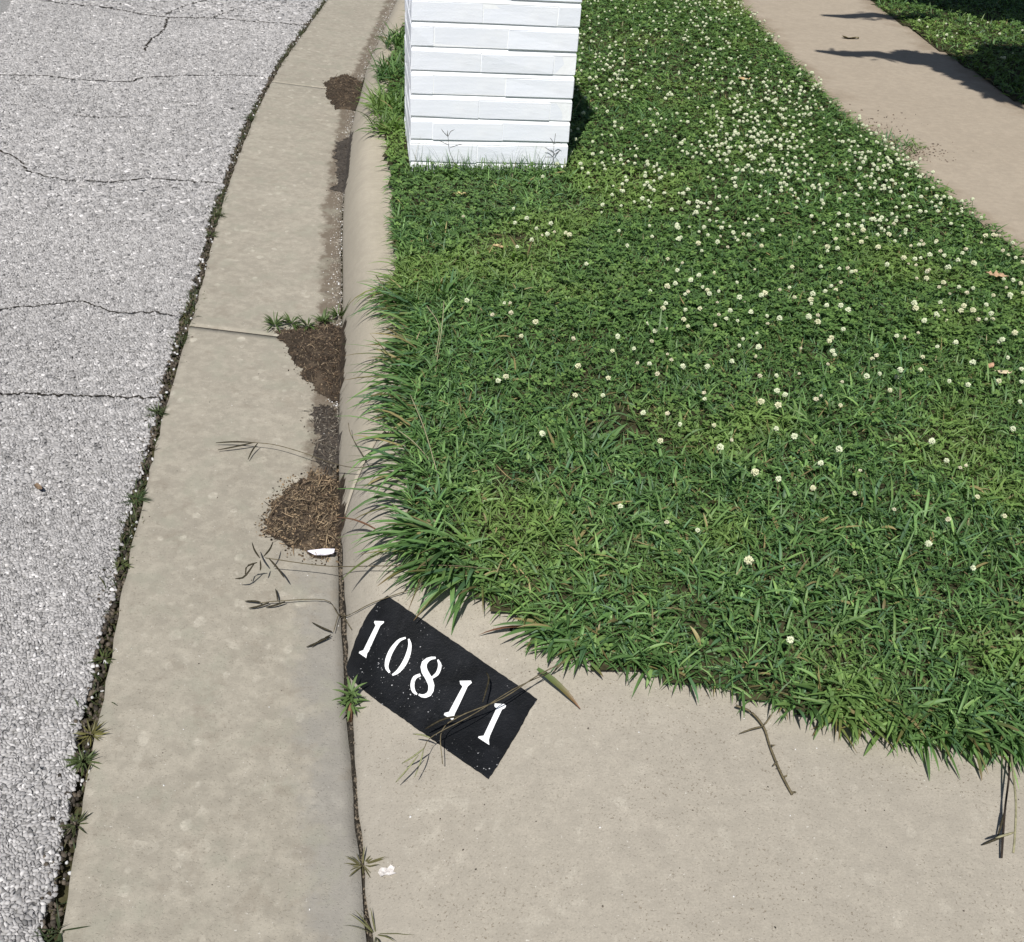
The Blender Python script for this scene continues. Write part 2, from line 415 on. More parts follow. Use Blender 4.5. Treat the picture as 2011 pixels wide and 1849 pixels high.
# ------------------------------------------------------------------ road: loose aggregate and cracks
cracks_px = [
    [(60, -8), (120, 5), (200, 13), (270, 25), (330, 33), (420, 35), (480, 40), (590, 47)],
    [(330, 33), (325, 50), (315, 65), (295, 78), (285, 100)],
    [(325, 28), (355, 14), (420, -6)],
    [(420, 33), (465, 16)],
    [(-20, 146), (80, 148), (160, 156), (255, 160), (275, 152), (330, 149), (430, 147), (520, 149)],
    [(-20, 288), (15, 300), (45, 320), (60, 337), (110, 349), (210, 356), (300, 350), (360, 354), (430, 360)],
    [(-20, 608), (50, 601), (150, 592), (175, 595), (225, 612), (300, 612), (345, 620)],
    [(-20, 774), (60, 772), (150, 777), (240, 778), (320, 783)],
    [(140, 226), (200, 229), (300, 227)],
]
def ribbon(name, pts, w0, h, mat, parent, seed=0, wvar=.6, n=60):
    P = spline(pts, n)
    r = np.random.default_rng(seed)
    j = r.normal(0, 1, (n, 2)); j = (j+np.roll(j, 1, 0)+np.roll(j, 2, 0))/3
    P[:, 0] += j[:, 0]*.006; P[:, 1] += j[:, 1]*.007
    T = np.gradient(P, axis=0); T /= np.linalg.norm(T, axis=1)[:, None]+1e-9
    Nn = np.stack([-T[:, 1], T[:, 0]], -1)
    wd = w0*(1-wvar/2+wvar*r.random(n)); wd[0] *= .3; wd[-1] *= .3
    L = P[:, :2]+Nn*wd[:, None]/2; R_ = P[:, :2]-Nn*wd[:, None]/2
    V = np.vstack([np.column_stack([L, H0(L[:, 0], L[:, 1])+h]), np.column_stack([R_, H0(R_[:, 0], R_[:, 1])+h])])
    i = np.arange(n-1); F = np.stack([i+n, i+n+1, i+1, i], -1)
    return link(name, np_mesh(name, V, F), mat, parent), P
crack_lines = []
for k, cp in enumerate(cracks_px):
    w_px = [p for p in hit([p[0] for p in cp], [p[1] for p in cp])]
    wd = [.016, .011, .008, .007, .009, .007, .0045, .005, .004][k]
    _, P = ribbon('crack', w_px, wd, .0004, M_crack, road, 100+k, n=90)
    crack_lines.append(P[:, :2])
CL = np.vstack(crack_lines)

def chips(x, y, z, rad, hgt, colr, r, sides=5, ang_lo=.7, top=(.55, .8), til=.28):
    n = len(x)
    th = np.linspace(0, 2*np.pi, sides, endpoint=False)[None, :]+r.uniform(0, 6, (n, 1))
    rr = rad[:, None]*r.uniform(.62, 1.25, (n, sides))
    asp = r.uniform(ang_lo, 1.0, (n, 1)); ang = r.uniform(0, 3.14, (n, 1))
    bx, by = rr*np.cos(th), rr*np.sin(th)*asp
    bx, by = bx*np.cos(ang)-by*np.sin(ang), bx*np.sin(ang)+by*np.cos(ang)
    ti = r.uniform(top[0], top[1], (n, 1))
    tilt = r.normal(0, til, (n, 2))
    B = np.stack([x[:, None]+bx, y[:, None]+by, np.repeat(z[:, None], sides, 1)], -1)
    tz = z[:, None]+hgt[:, None]+(bx*ti*tilt[:, :1]+by*ti*tilt[:, 1:])
    T = np.stack([x[:, None]+bx*ti, y[:, None]+by*ti, tz], -1)
    V = np.concatenate([B, T], 1).reshape(-1, 3)
    base = (np.arange(n)*2*sides)[:, None]
    k = np.arange(sides); k2 = (k+1) % sides
    Fq = (base[:, :, None]+np.stack([k, k2, sides+k2, sides+k], -1)[None]).reshape(-1, 4)
    # top as a fan of quads/triangles: pentagon = quad + degenerate-free quad pair
    tq = np.array([[sides, sides+1, sides+2, sides+3]])
    tt = (base+tq).reshape(-1, 4)
    tri = (base+np.array([[sides, sides+3, sides+4]])).reshape(-1, 3) if sides == 5 else None
    return V, Fq, tt, tri, np.repeat(colr, 2*sides, 0)
def tri_mesh(name, V, quads, tris, col):
    T = np.vstack([quads[:, [0, 1, 2]], quads[:, [0, 2, 3]]]+([tris] if tris is not None else []))
    return np_mesh(name, V, T, col)
cell = {}
for px_, py_ in CL:
    cell.setdefault((int(px_//.05), int(py_//.05)), []).append((px_, py_))
def hexfield(a, x0, x1, y0, y1, seed):
    """irregular close-packed chips: jittered honeycomb, every corner shared by its neighbours"""
    r = np.random.default_rng(seed)
    I, J = np.meshgrid(np.arange(int((x1-x0)/a)), np.arange(int((y1-y0)/(a*.866))))
    cx = x0+a*(I+.5*(J % 2)); cy = y0+a*.866*J
    s = cx-xf(cy)
    k = (s < ROAD_S+EDGE(cy)+.004) & (s > -0.66-.235*np.clip(cy, 0, 9)); cx, cy = cx[k], cy[k]
    near = np.ones(len(cx), bool)
    ix = (cx//.05).astype(int); iy = (cy//.05).astype(int)
    cand = set((p+i, q+j) for p, q in cell for i in (-1, 0, 1) for j in (-1, 0, 1))
    for i in np.nonzero([(p, q) in cand for p, q in zip(ix.tolist(), iy.tolist())])[0]:
        for di in (-1, 0, 1):
            for dj in (-1, 0, 1):
                for u, v in cell.get((ix[i]+di, iy[i]+dj), ()):
                    if (cx[i]-u)**2+(cy[i]-v)**2 < (.42*a)**2: near[i] = False
    near &= r.random(len(cx)) > .06
    cx, cy = cx[near], cy[near]; n = len(cx)
    th = np.radians(30+60*np.arange(6))[None]
    X = cx[:, None]+a/math.sqrt(3)*np.cos(th); Y = cy[:, None]+a/math.sqrt(3)*np.sin(th)
    qx = np.round((X-x0)/(a/2)).astype(np.int64); qy = np.round((Y-y0)/(a*.866/3)).astype(np.int64)
    def hsh(k_):
        v = (qx*73856093 ^ qy*19349663 ^ (k_+seed)*83492791) & 0x7fffffff
        v = ((v ^ (v >> 13))*1274126177) & 0x7fffffff
        return ((v ^ (v >> 15)) & 0xffff)/65535.-.5
    X = X+.8*a*hsh(1); Y = Y+.8*a*hsh(2)
    X, Y = X+1.6*a*(vnoise(X, Y, 42, 5)-.5), Y+1.6*a*(vnoise(X, Y, 42, 6)-.5)
    mx, my = X.mean(1, keepdims=True), Y.mean(1, keepdims=True)
    z0 = H0(cx, cy)[:, None]-.0045
    bs = .97; ts = r.uniform(.66, .92, (n, 1))*(.75+.25*r.random((n, 6)))
    tilt = r.normal(0, .17, (n, 2)); hh = r.uniform(.0034, .0052, (n, 1))*(a/.0095)**.3
    BX, BY = mx+(X-mx)*bs, my+(Y-my)*bs; TX, TY = mx+(X-mx)*ts, my+(Y-my)*ts
    TZ = z0+hh+(TX-mx)*tilt[:, :1]+(TY-my)*tilt[:, 1:]+r.normal(0, .0003, (n, 6))
    V = np.concatenate([np.stack([BX, BY, np.repeat(z0, 6, 1)], -1), np.stack([TX, TY, TZ], -1)], 1).reshape(-1, 3)
    b = (np.arange(n)*12)[:, None]; F = []
    for i in range(6):
        j = (i+1) % 6; F += [[i, j, 6+j], [i, 6+j, 6+i]]
    F += [[6, 7, 8], [6, 8, 9], [6, 9, 10], [6, 10, 11]]
    T = (b[:, :, None]+np.array(F)[None]).reshape(-1, 3)
    g = r.normal(.335, .055, n).clip(.18, .5)
    w_ = r.random(n) < .035; g[w_] = r.uniform(.48, .62, w_.sum())
    d_ = r.random(n) < .05; g[d_] = r.uniform(.14, .22, d_.sum())
    g *= .93+.14*vnoise(cx, cy, 3, 88)
    col = np.repeat(np.stack([g*1.015, g*.99, g*.985], -1), 12, 0)
    return V, T, col
Vv, Tt, Cc, nn_ = [], [], [], 0
for a_, q0, q1, sd in ((.0064, .25, 1.75, 21), (.0080, 1.75, 3.2, 22), (.0118, 3.2, 6.2, 23), (.020, 6.2, 10.5, 24)):
    V_, T_, C_ = hexfield(a_, -4.2, .3, q0, q1, sd); Vv.append(V_); Tt.append(T_+nn_); Cc.append(C_); nn_ += len(V_)
agg = link('aggregate', np_mesh('aggregate', np.vstack(Vv), np.vstack(Tt), np.vstack(Cc)), M_stone, road); agg['kind'] = 'stuff'

# ------------------------------------------------------------------ foliage generators
def blades(P, azim, length, width, e0, bend, roll=None, segs=3, fold=0.0, floor=True, colr=None, tipcol=None):
    """grass blades as bent tapering strips, one row of (2 or 3) points per section"""
    n = len(P); roll = np.zeros(n) if roll is None else roll
    dx, dy = np.cos(azim), np.sin(azim)
    side = np.stack([-dy*np.cos(roll), dx*np.cos(roll), np.sin(roll)], -1)
    across = 3 if fold else 2
    pos = P.copy(); rows = []
    ts = np.linspace(0, 1, segs+1)
    prof = np.array([.55, 1.0, .8, .12]) if segs == 3 else np.interp(ts, [0, .3, .7, 1], [.55, 1, .75, .08])
    for i, t in enumerate(ts):
        wv = (width*prof[i]/2)[:, None]*side
        if across == 2: rows.append(np.stack([pos-wv, pos+wv], 1))
        else:
            mid = pos.copy(); mid[:, 2] -= fold*width*prof[i]
            rows.append(np.stack([pos-wv, mid, pos+wv], 1))
        if i < segs:
            e = e0-bend*(t+.5/segs)
            st = length/segs
            pos = pos+np.stack([np.cos(e)*dx*st, np.cos(e)*dy*st, np.sin(e)*st], -1)
    V = np.stack(rows, 1).reshape(-1, 3)             # n, segs+1, across
    if floor:
        hz = H0(V[:, 0], V[:, 1])+.003; V[:, 2] = np.maximum(V[:, 2], hz)
    base = (np.arange(n)*(segs+1)*across)[:, None, None]
    F = []
    for i in range(segs):
        for k in range(across-1):
            a_ = i*across+k; F.append([a_, a_+1, a_+across+1, a_+across])
    F = (base+np.array(F)[None]).reshape(-1, 4)
    cc = None
    if colr is not None:
        tcol = colr*1.08 if tipcol is None else tipcol
        f = (ts**1.5)[None, :, None, None]
        cc = (colr[:, None, None, :]*(1-f)+tcol[:, None, None, :]*f)
        cc = np.repeat(cc, across, 2).reshape(-1, 3)
    return V, F, cc
class Bag:
    def __init__(s): s.V = []; s.F = []; s.C = []; s.n = 0
    def add(s, V, F, C):
        s.V.append(V); s.F.append(F+s.n); s.C.append(C); s.n += len(V)
    def mesh(s, name, sm=False): return np_mesh(name, np.vstack(s.V), np.vstack(s.F), np.vstack(s.C), sm)

GREEN = np.array([[.072, .135, .034], [.100, .182, .046], [.145, .245, .066], [.088, .165, .064], [.180, .275, .070]])*np.array([.86, .91, 1.12])
def green(n, x, y, r, light=0.0):
    i = r.choice(5, n, p=[.26, .30, .2, .14, .10])
    cl = GREEN[i]*r.uniform(.75, 1.25, (n, 1))
    v = vnoise(x, y, 2.6, 41)*.6+vnoise(x, y, 7, 42)*.4
    yel = smooth(.5, .70, v)[:, None]
    cl = cl*(1-.6*yel)+np.array([.175, .255, .066])*.6*yel
    dead = r.random(n) < .035; cl[dead] = np.array([.26, .22, .10])*r.uniform(.5, 1.1, (int(dead.sum()), 1))
    return cl*(1+light)
def scatter(n, x0, x1, y0, y1, r, strip=1):
    x = r.uniform(x0, x1, n); y = r.uniform(y0, y1, n)
    a, b = on_lawn(x, y)
    m = a if strip == 1 else b
    return x[m], y[m]
# pillar footprint
pa, pb = hit1(806, 327, .035), hit1(1112, 328, .035)
PU = (pb-pa); PU.z = 0; PWID = PU.length; PU.normalize()
PD = Vector((-PU.y, PU.x, 0)); PDEP = .56
PZ = min(pa.z, pb.z)-.055
def in_pillar(x, y, pad=0.0):
    dx, dy = x-pa.x, y-pa.y
    u = dx*PU.x+dy*PU.y; v = dx*PD.x+dy*PD.y
    return (u > -pad) & (u < PWID+pad) & (v > -pad) & (v < PDEP+pad)

# where broad-bladed crabgrass rules (near the driveway and the curb) and where clover does
def crab_w(x, y):
    s = x-xf(y)
    near_drive = 1-smooth(1.55, 2.35, y+.25*(vnoise(x, y, 3, 51)-.5))
    near_curb = (1-smooth(.25, .55, s))*(1-smooth(2.6, 3.4, y))
    patch = smooth(.62, .78, vnoise(x, y, 2.3, 52))*.5
    return np.clip(np.maximum(np.maximum(near_drive, near_curb), patch), 0, 1)
def bare(x, y):                                              # thin brownish spots
    d = 0*x
    for px_, py_, rx in ((1225, 850, .05), (1010, 490, .10), (1560, 560, .05), (985, 960, .04), (1150, 700, .04)):
        p = hit1(px_, py_); d = np.maximum(d, np.exp(-(((x-p.x)**2+((y-p.y)*.8)**2)/rx**2)))
    return d
bag = Bag(); r = np.random.default_rng(31)
def add_fine(n, x0, x1, y0, y1, strip, lmin, lmax, wmin, wmax):
    x, y = scatter(n, x0, x1, y0, y1, r, strip)
    k = ~in_pillar(x, y) & (r.random(len(x)) > .75*bare(x, y)); x, y = x[k], y[k]; n = len(x)
    P = np.stack([x, y, H0(x, y)+.010], -1)
    V, F, C = blades(P, r.uniform(0, 6.283, n), r.uniform(lmin, lmax, n), r.uniform(wmin, wmax, n), r.uniform(.35, 1.45, n), r.uniform(.3, 1.7, n),
                     r.normal(0, .5, n), 3, 0, True, green(n, x, y, r))
    bag.add(V, F, C)
add_fine(135000, -.6, 1.75, .85, 3.2, 1, .022, .055, .0022, .0042)
add_fine(60000, -1.0, 1.75, 3.2, 7.6, 1, .025, .055, .003, .0055)
add_fine(26000, -1.2, 2.6, 7.6, 15, 1, .04, .07, .006, .011)
add_fine(12000, 1.6, 3.3, .5, 3.2, 1, .03, .06, .004, .007)
add_fine(45000, 1.8, 5.5, 4.0, 9.5, 2, .03, .07, .004, .008)
add_fine(20000, 3, 9, 1.2, 15, 2, .05, .09, .008, .014)
add_fine(90000, -.6, 1.75, .85, 3.0, 1, .008, .024, .0022, .005)
grass = link('lawn_grass', bag.mesh('lawn_grass'), M_leaf)
tag(grass, 'short green lawn grass growing between curb and sidewalk', 'grass', kind='stuff')

# broad-bladed crabgrass rosettes
bag = Bag(); r = np.random.default_rng(32)
x, y = scatter(15000, -.6, 1.9, .85, 4.6, r)
k = (r.random(len(x)) < crab_w(x, y)*.85+.035) & ~in_pillar(x, y, .02) & (r.random(len(x)) > bare(x, y)); x, y = x[k], y[k]
m = 6; n = len(x)*m
cx_, cy_ = np.repeat(x, m), np.repeat(y, m)
azr = np.repeat(r.uniform(0, 6.28, len(x)), m)+np.tile(np.arange(m)*2.4, len(x))+r.normal(0, .3, n)
lean = r.normal(0, .5, (len(x), 1)).repeat(m, 0)[:, 0]
ln = r.uniform(.020, .056, n)*np.repeat(r.uniform(.75, 1.25, len(x)), m)
colr = green(n, cx_, cy_, r, .12)*np.repeat(r.uniform(.8, 1.25, len(x)), m)[:, None]
P = np.stack([cx_+.006*np.cos(azr), cy_+.006*np.sin(azr), H0(cx_, cy_)+r.uniform(.012, .035, n)], -1)
V, F, C = blades(P, azr, ln, r.uniform(.003, .0072, n)*np.repeat(r.uniform(.7, 1.15, len(x)), m), r.uniform(.15, 1.15, n), r.uniform(.3, 1.3, n), r.normal(0, .35, n), 4, .22, True, colr)
bag.add(V, F, C)
crab = link('crabgrass', bag.mesh('crabgrass', True), M_leaf)
tag(crab, 'broad bladed crabgrass spreading through the lawn near the driveway', 'grass', kind='stuff')

# long blades hanging over the curb and the driveway
bag = Bag(); r = np.random.default_rng(33)
pts = []
def along(poly, n):
    poly = np.array(poly); d = np.r_[0, np.cumsum(np.linalg.norm(np.diff(poly, axis=0), axis=1))]
    t = r.uniform(0, d[-1], n)
    X = np.interp(t, d, poly[:, 0]); Y = np.interp(t, d, poly[:, 1])
    T = np.stack([np.interp(t+.02, d, poly[:, 0])-np.interp(t-.02, d, poly[:, 0]), np.interp(t+.02, d, poly[:, 1])-np.interp(t-.02, d, poly[:, 1])], -1)
    T /= np.linalg.norm(T, axis=1)[:, None]+1e-9
    return X, Y, np.arctan2(-T[:, 0], T[:, 1])                 # outward: left-hand side of travel reversed
def hang(poly, n, lmin, lmax, wmin, wmax, inset, flip=0.0, spread=.6, cluster=4.0):
    X, Y, A = along(poly, n)
    d = vnoise(X, Y, cluster*2.2, 61)
    k = r.random(n) < smooth(.38, .72, d)+.07; X, Y, A, d = X[k], Y[k], A[k]+flip, d[k]; n = len(X)
    ins = r.uniform(-.01, inset, n)
    X = X-np.cos(A)*ins; Y = Y-np.sin(A)*ins
    A = A+r.normal(0, spread, n)
    L = r.uniform(lmin, lmax, n)*(.7+.6*d)
    P = np.stack([X, Y, H0(X, Y)+r.uniform(.012, .03, n)], -1)
    cl = green(n, X, Y, r, .05); tip = cl*1.1
    dry = r.random(n) < .12; tip[dry] = np.array([.16, .10, .045])
    V, F, C = blades(P, A, L, r.uniform(wmin, wmax, n), r.uniform(.1, .85, n), r.uniform(.3, 1.35, n), r.normal(0, .4, n), 5, .2, True, cl, tip)
    bag.add(V, F, C)
left_edge = [p for p in lawn_poly[:130] if p[1] < 8]
near_left = [p for p in left_edge if p[1] < 2.75]+edge_w[:4]
mid_left = [p for p in left_edge if 2.7 < p[1] < 3.5]
far_left = [p for p in left_edge if p[1] >= 3.5]
hang(near_left, 620, .05, .105, .004, .0085, .045, 0.0, .5)
hang(near_left, 420, .03, .07, .004, .008, .06, 0.0, .8, 7)
hang(near_left, 260, .08, .145, .0045, .0085, .02, 0.0, .45, 9)
hang(mid_left, 160, .02, .06, .003, .006, .03, 0.0)
hang(far_left, 420, .03, .075, .004, .008, .05, 0.0)
hang(edge_w[3:], 1000, .03, .072, .004, .008, .06, 0.0, .8)
hang(edge_w[:6], 260, .05, .11, .0045, .009, .05, 0.0, .6)
right_edge = [p for p in lawn_poly[-60:] if 1.5 < p[1] < 8]
hang(right_edge, 900, .025, .07, .003, .007, .06, 0.0, .7, 6)
fringe = link('overhanging_grass', bag.mesh('overhanging_grass', True), M_leaf)
tag(fringe, 'long grass blades hanging over the curb and driveway edge', 'grass', kind='stuff')

# tall rough grass round the pillar and left of it
bag = Bag(); r = np.random.default_rng(34)
def tuft_pts(cx0, cy0, rad, n): 
    a_ = r.uniform(0, 6.28, n); q_ = rad*np.sqrt(r.random(n)); return cx0+q_*np.cos(a_), cy0+q_*np.sin(a_)
def rough(x, y, lmin, lmax, wmin, wmax, emin=.9, emax=1.5, bmax=.9):
    k = ~in_pillar(x, y, .004); x, y = x[k], y[k]; n = len(x)
    P = np.stack([x, y, H0(x, y)+.008], -1)
    cl = green(n, x, y, r, -.05)
    V, F, C = blades(P, r.uniform(0, 6.28, n), r.uniform(lmin, lmax, n), r.uniform(wmin, wmax, n), r.uniform(emin, emax, n), r.uniform(.1, bmax, n), r.normal(0, .4, n), 4, 0, True, cl)
    bag.add(V, F, C)
t = r.random(420)*PWID; o = -np.abs(r.normal(0, .03, 420))-.006
rough(pa.x+PU.x*t+PD.x*o, pa.y+PU.y*t+PD.y*o, .04, .105, .0018, .0036)
t = r.random(70)*PWID; o = -np.abs(r.normal(0, .02, 70))-.006
rough(pa.x+PU.x*t+PD.x*o, pa.y+PU.y*t+PD.y*o, .07, .15, .0011, .0020, 1.1, 1.55, .7)
t = r.random(700)*PWID; o = -np.abs(r.normal(0, .05, 700))-.01
rough(pa.x+PU.x*t+PD.x*o, pa.y+PU.y*t+PD.y*o, .025, .06, .002, .004)
for px_, py_, rad, nn in ((745, 215, .12, 420), (770, 150, .12, 380), (785, 90, .14, 300), (765, 260, .06, 120), (795, 230, .08, 200)):
    p = hit1(px_, py_)
    x, y = tuft_pts(p.x, p.y, rad, nn); k = (x-xf(y)) > .10
    rough(x[k], y[k], .05, .13, .004, .009, .3, 1.3, 1.2)
for px_, py_, rad, nn in ((880, 590, .05, 70), (1010, 520, .06, 50), (1410, 950, .05, 45), (1290, 690, .05, 40), (1700, 1020, .06, 60), (1130, 900, .06, 60)):
    p = hit1(px_, py_); x, y = tuft_pts(p.x, p.y, rad, nn); rough(x, y, .05, .10, .005, .009, .5, 1.4, 1.0)
x, y = tuft_pts(ENC.x-.05, ENC.y, .16, 420); k = (((x-ENC.x)*.87+(y-ENC.y)*.5)/.15)**2+(((y-ENC.y)*.87-(x-ENC.x)*.5)/.17)**2 < r.random(len(x))*1.3
rough(x[k], y[k], .03, .07, .003, .006, .2, 1.1, 1.2)
rg = link('rough_grass', bag.mesh('rough_grass'), M_leaf)
tag(rg, 'taller rough grass left uncut round the white brick pillar', 'grass', kind='stuff')

# clover leaves: three rounded leaflets each
def leaflets(x, y, z, size, colr, r):
    n = len(x); Vs = []; Fs = []; Cs = []
    tip = r.normal(0, .22, (n, 2)); az0 = r.uniform(0, 6.28, n)
    shape = np.array([[0, 0], [.45, -.42], [.95, -.34], [1.0, 0], [.95, .34], [.45, .42]])
    for k in range(3):
        a_ = az0+k*2.094+r.normal(0, .12, n)
        lx = shape[:, 0][None]*size[:, None]; lw = shape[:, 1][None]*size[:, None]
        cup = r.uniform(-.1, .5, n)
        X = x[:, None]+lx*np.cos(a_)[:, None]-lw*np.sin(a_)[:, None]
        Y = y[:, None]+lx*np.sin(a_)[:, None]+lw*np.cos(a_)[:, None]
        Zl = z[:, None]+lx*cup[:, None]*.5+np.abs(lw)*.35+(X-x[:, None])*tip[:, :1]+(Y-y[:, None])*tip[:, 1:]
        V = np.stack([X, Y, Zl], -1).reshape(-1, 3)
        b_ = (np.arange(n)*6)[:, None, None]
        F = (b_+np.array([[0, 1, 2, 3], [0, 3, 4, 5]])[None]).reshape(-1, 4)
        c1 = colr*r.uniform(.85, 1.15, (n, 1))
        C = np.repeat(c1[:, None, :], 6, 1); C[:, 2:5] *= 1.0
        Vs.append(V); Fs.append(F+k*n*6); Cs.append(C.reshape(-1, 3))
    return np.vstack(Vs), np.vstack(Fs), np.vstack(Cs)
bag = Bag(); r = np.random.default_rng(35)
CGREEN = np.array([[.092, .165, .038], [.124, .210, .048], [.076, .140, .036], [.165, .260, .060]])*np.array([.87, .91, 1.1])
for n0, (x0, x1, y0, y1), strip, smn, smx in ((15000, (-.6, 1.9, .9, 2.6), 1, .0065, .0105), (34000, (-.8, 1.9, 2.4, 4.6), 1, .007, .0115), (27000, (-1.1, 1.9, 4.6, 8), 1, .009, .015),
                                              (14000, (-1.2, 3, 8, 15), 1, .015, .024), (12000, (1.8, 4.5, 4.2, 8.5), 2, .010, .018)):
    x, y = scatter(n0, x0, x1, y0, y1, r, strip)
    k = (r.random(len(x)) > .88*crab_w(x, y)) & ~in_pillar(x, y, .01) & (r.random(len(x)) > .8*bare(x, y)); x, y = x[k], y[k]; n = len(x)
    i = r.choice(4, n, p=[.35, .3, .2, .15])
    v = smooth(.46, .72, vnoise(x, y, 2.6, 41)*.6+vnoise(x, y, 7, 42)*.4)[:, None]
    cl = CGREEN[i]*r.uniform(.8, 1.25, (n, 1)); cl = cl*(1-.4*v)+np.array([.175, .25, .064])*.5*v
    V, F, C = leaflets(x, y, H0(x, y)+r.uniform(.018, .052, n), r.uniform(smn, smx, n), cl, r)
    bag.add(V, F, C)
cl_o = link('clover_leaves', bag.mesh('clover_leaves'), M_clover)
tag(cl_o, 'low dark green clover leaves covering the lawn', 'clover', kind='stuff')

# dead straw bits lying in the lawn
bag = Bag(); r = np.random.default_rng(36)
x, y = scatter(5200, -.8, 1.9, .95, 6, r)
k = r.random(len(x)) < .12+.85*bare(x, y)+.25*smooth(.55, .8, vnoise(x, y, 4, 71)); x, y = x[k], y[k]; n = len(x)
P = np.stack([x, y, H0(x, y)+r.uniform(.012, .04, n)], -1)
cl = np.array([.30, .235, .12])*r.uniform(.35, 1.1, (n, 1))
V, F, C = blades(P, r.uniform(0, 6.28, n), r.uniform(.015, .05, n), r.uniform(.0015, .0035, n), r.normal(.1, .2, n), r.normal(0, .4, n), None, 3, 0, True, cl)
bag.add(V, F, C)
st = link('dead_thatch', bag.mesh('dead_thatch'), M_straw)
tag(st, 'dry straw coloured dead grass bits lying in the lawn', 'dead grass', kind='stuff')

# ------------------------------------------------------------------ clover blossoms
def blossom_mesh(name, seed, rad, stem, florets=34):
    r_ = np.random.default_rng(seed); V = []; F = []; MI = []
    for i in range(florets):                                  # florets standing out from a small globe
        u = i/florets; ph = math.acos(1-1.72*u); th = i*2.39996
        d = Vector((math.sin(ph)*math.cos(th), math.sin(ph)*math.sin(th), math.cos(ph)))
        d = (d+Vector(r_.normal(0, .12, 3))).normalized()
        a_ = d.orthogonal().normalized(); b_ = d.cross(a_)
        L = rad*r_.uniform(.85, 1.12); wv = rad*.36
        b0 = len(V); c0 = Vector((0, 0, stem))
        V += [c0+d*rad*.25, c0+d*L*.72+a_*wv, c0+d*L*.72-a_*wv*.5+b_*wv*.87, c0+d*L*.72-a_*wv*.5-b_*wv*.87, c0+d*L]
        F += [(b0, b0+1, b0+2), (b0, b0+2, b0+3), (b0, b0+3, b0+1), (b0+1, b0+4, b0+2), (b0+2, b0+4, b0+3), (b0+3, b0+4, b0+1)]
        MI += [0]*6
    tv, tf = tube_np([(0, 0, -.012), (.002, .001, stem*.5), (0, 0, stem)], .0009, 3)
    b0 = len(V); V += tv; F += [tuple(b0+i for i in f) for f in tf]; MI += [1]*len(tf)
    me = bpy.data.meshes.new(name); me.from_pydata([tuple(v) for v in V], [], F)
    me.materials.append([M_tread, M_tread, M_petal2, M_petal3][seed-70]); me.materials.append(M_stem)
    me.polygons.foreach_set('material_index', MI); me.update(); return me
bms = [blossom_mesh('clover_blossom', 70+i, [.0074, .0066, .0080, .0058][i], [.055, .062, .05, .058][i], 30) for i in range(4)]
r = np.random.default_rng(37)
# density over the photo: thick in the upper middle, thinning towards the driveway
def blossom_density(px, py):
    d = np.interp(py, [0, 60, 200, 330, 450, 600, 720, 800, 930, 1100, 1400], [.95, 1.0, .9, .85, .6, .42, .30, .12, .07, .025, .0])
    leftcut = np.interp(py, [0, 300, 340, 500, 600, 800, 1000], [1140, 1120, 1080, 930, 880, 1020, 1100])
    d = d*smooth(-60, 120, px-leftcut)*np.where((py > 330) & (px < 1250), .35, 1)
    d = d*(.25+1.3*smooth(.3, .75, vnoise(px, py*1.6, .011, 81)))
    return d
cand = []
px_ = r.uniform(760, 2030, 16000); py_ = r.uniform(-20, 1400, 16000)
wgt = (np.maximum(py_, 0)+500)**-1.9*2.4e5                   # photo area -> ground area
k = r.random(16000) < np.clip(blossom_density(px_, py_)*wgt*np.interp(py_, [0, 350, 700], [1.25, .85, .5]), 0, 1); px_, py_ = px_[k], py_[k]
P = hit(px_, py_, .05)
a, b = on_lawn(P[:, 0], P[:, 1]); k = a & ~in_pillar(P[:, 0], P[:, 1], .02); P = P[k]; py_ = py_[k]; px_ = px_[k]
# the largest in the photograph are the big near ones that can be told apart
must = [(1414, 893), (1515, 845), (1472, 940), (1690, 915), (1845, 888), (1843, 910), (1925, 965), (1312, 1040), (1845, 1083), (1932, 1108), (1608, 950), (1899, 918), (1617, 925),
        (1535, 790), (1183, 733), (1000, 632), (1157, 525), (990, 596), (1030, 657), (1310, 718), (1357, 560), (1406, 733), (1510, 795), (1375, 770), (1980, 845), (1712, 733), (1650, 790), (920, 430), (1015, 405)]
PM = hit([p[0] for p in must], [p[1] for p in must], .055)
P = np.vstack([PM, P[np.argsort(-py_)]])
print('blossoms', len(P))
def stand(p, r_):
    rot = Matrix.Rotation(r_.uniform(0, 6.28), 4, 'Z') @ Matrix.Rotation(r_.normal(0, .22), 4, 'X') @ Matrix.Rotation(r_.normal(0, .22), 4, 'Y')
    return Matrix.Translation((p[0], p[1], float(H0(p[0], p[1]))+.012)) @ rot @ Matrix.Scale(r_.uniform(.68, 1.15), 4)
for i in range(min(300, len(P))):
    p = P[i].copy()
    o = link('clover_blossom', bms[i % 4]); o.matrix_world = stand(p, r)
    tag(o, 'small round white clover blossom standing in the lawn', 'flower', 'clover blossoms in the lawn')
V, T, MI, n0 = [], [], [], 0
bsrc = []
for me in bms:
    v = np.zeros(len(me.vertices)*3); me.vertices.foreach_get('co', v); v = v.reshape(-1, 3)
    me.calc_loop_triangles()
    t = np.zeros(len(me.loop_triangles)*3, np.int32); me.loop_triangles.foreach_get('vertices', t)
    mi = np.zeros(len(me.loop_triangles), np.int32); me.loop_triangles.foreach_get('material_index', mi)
    bsrc.append((v, t.reshape(-1, 3), mi))
extra = list(P[300:])
x, y = scatter(260, 1.9, 3.5, 5.5, 6.5, r, 2); extra += list(np.stack([x, y, 0*x], -1)[:60])
for i, p in enumerate(extra):
    v, t, mi = bsrc[i % 4]; mw = np.array(stand(p, r))
    V.append(v @ mw[:3, :3].T+mw[:3, 3]); T.append(t+n0); MI.append(mi); n0 += len(v)
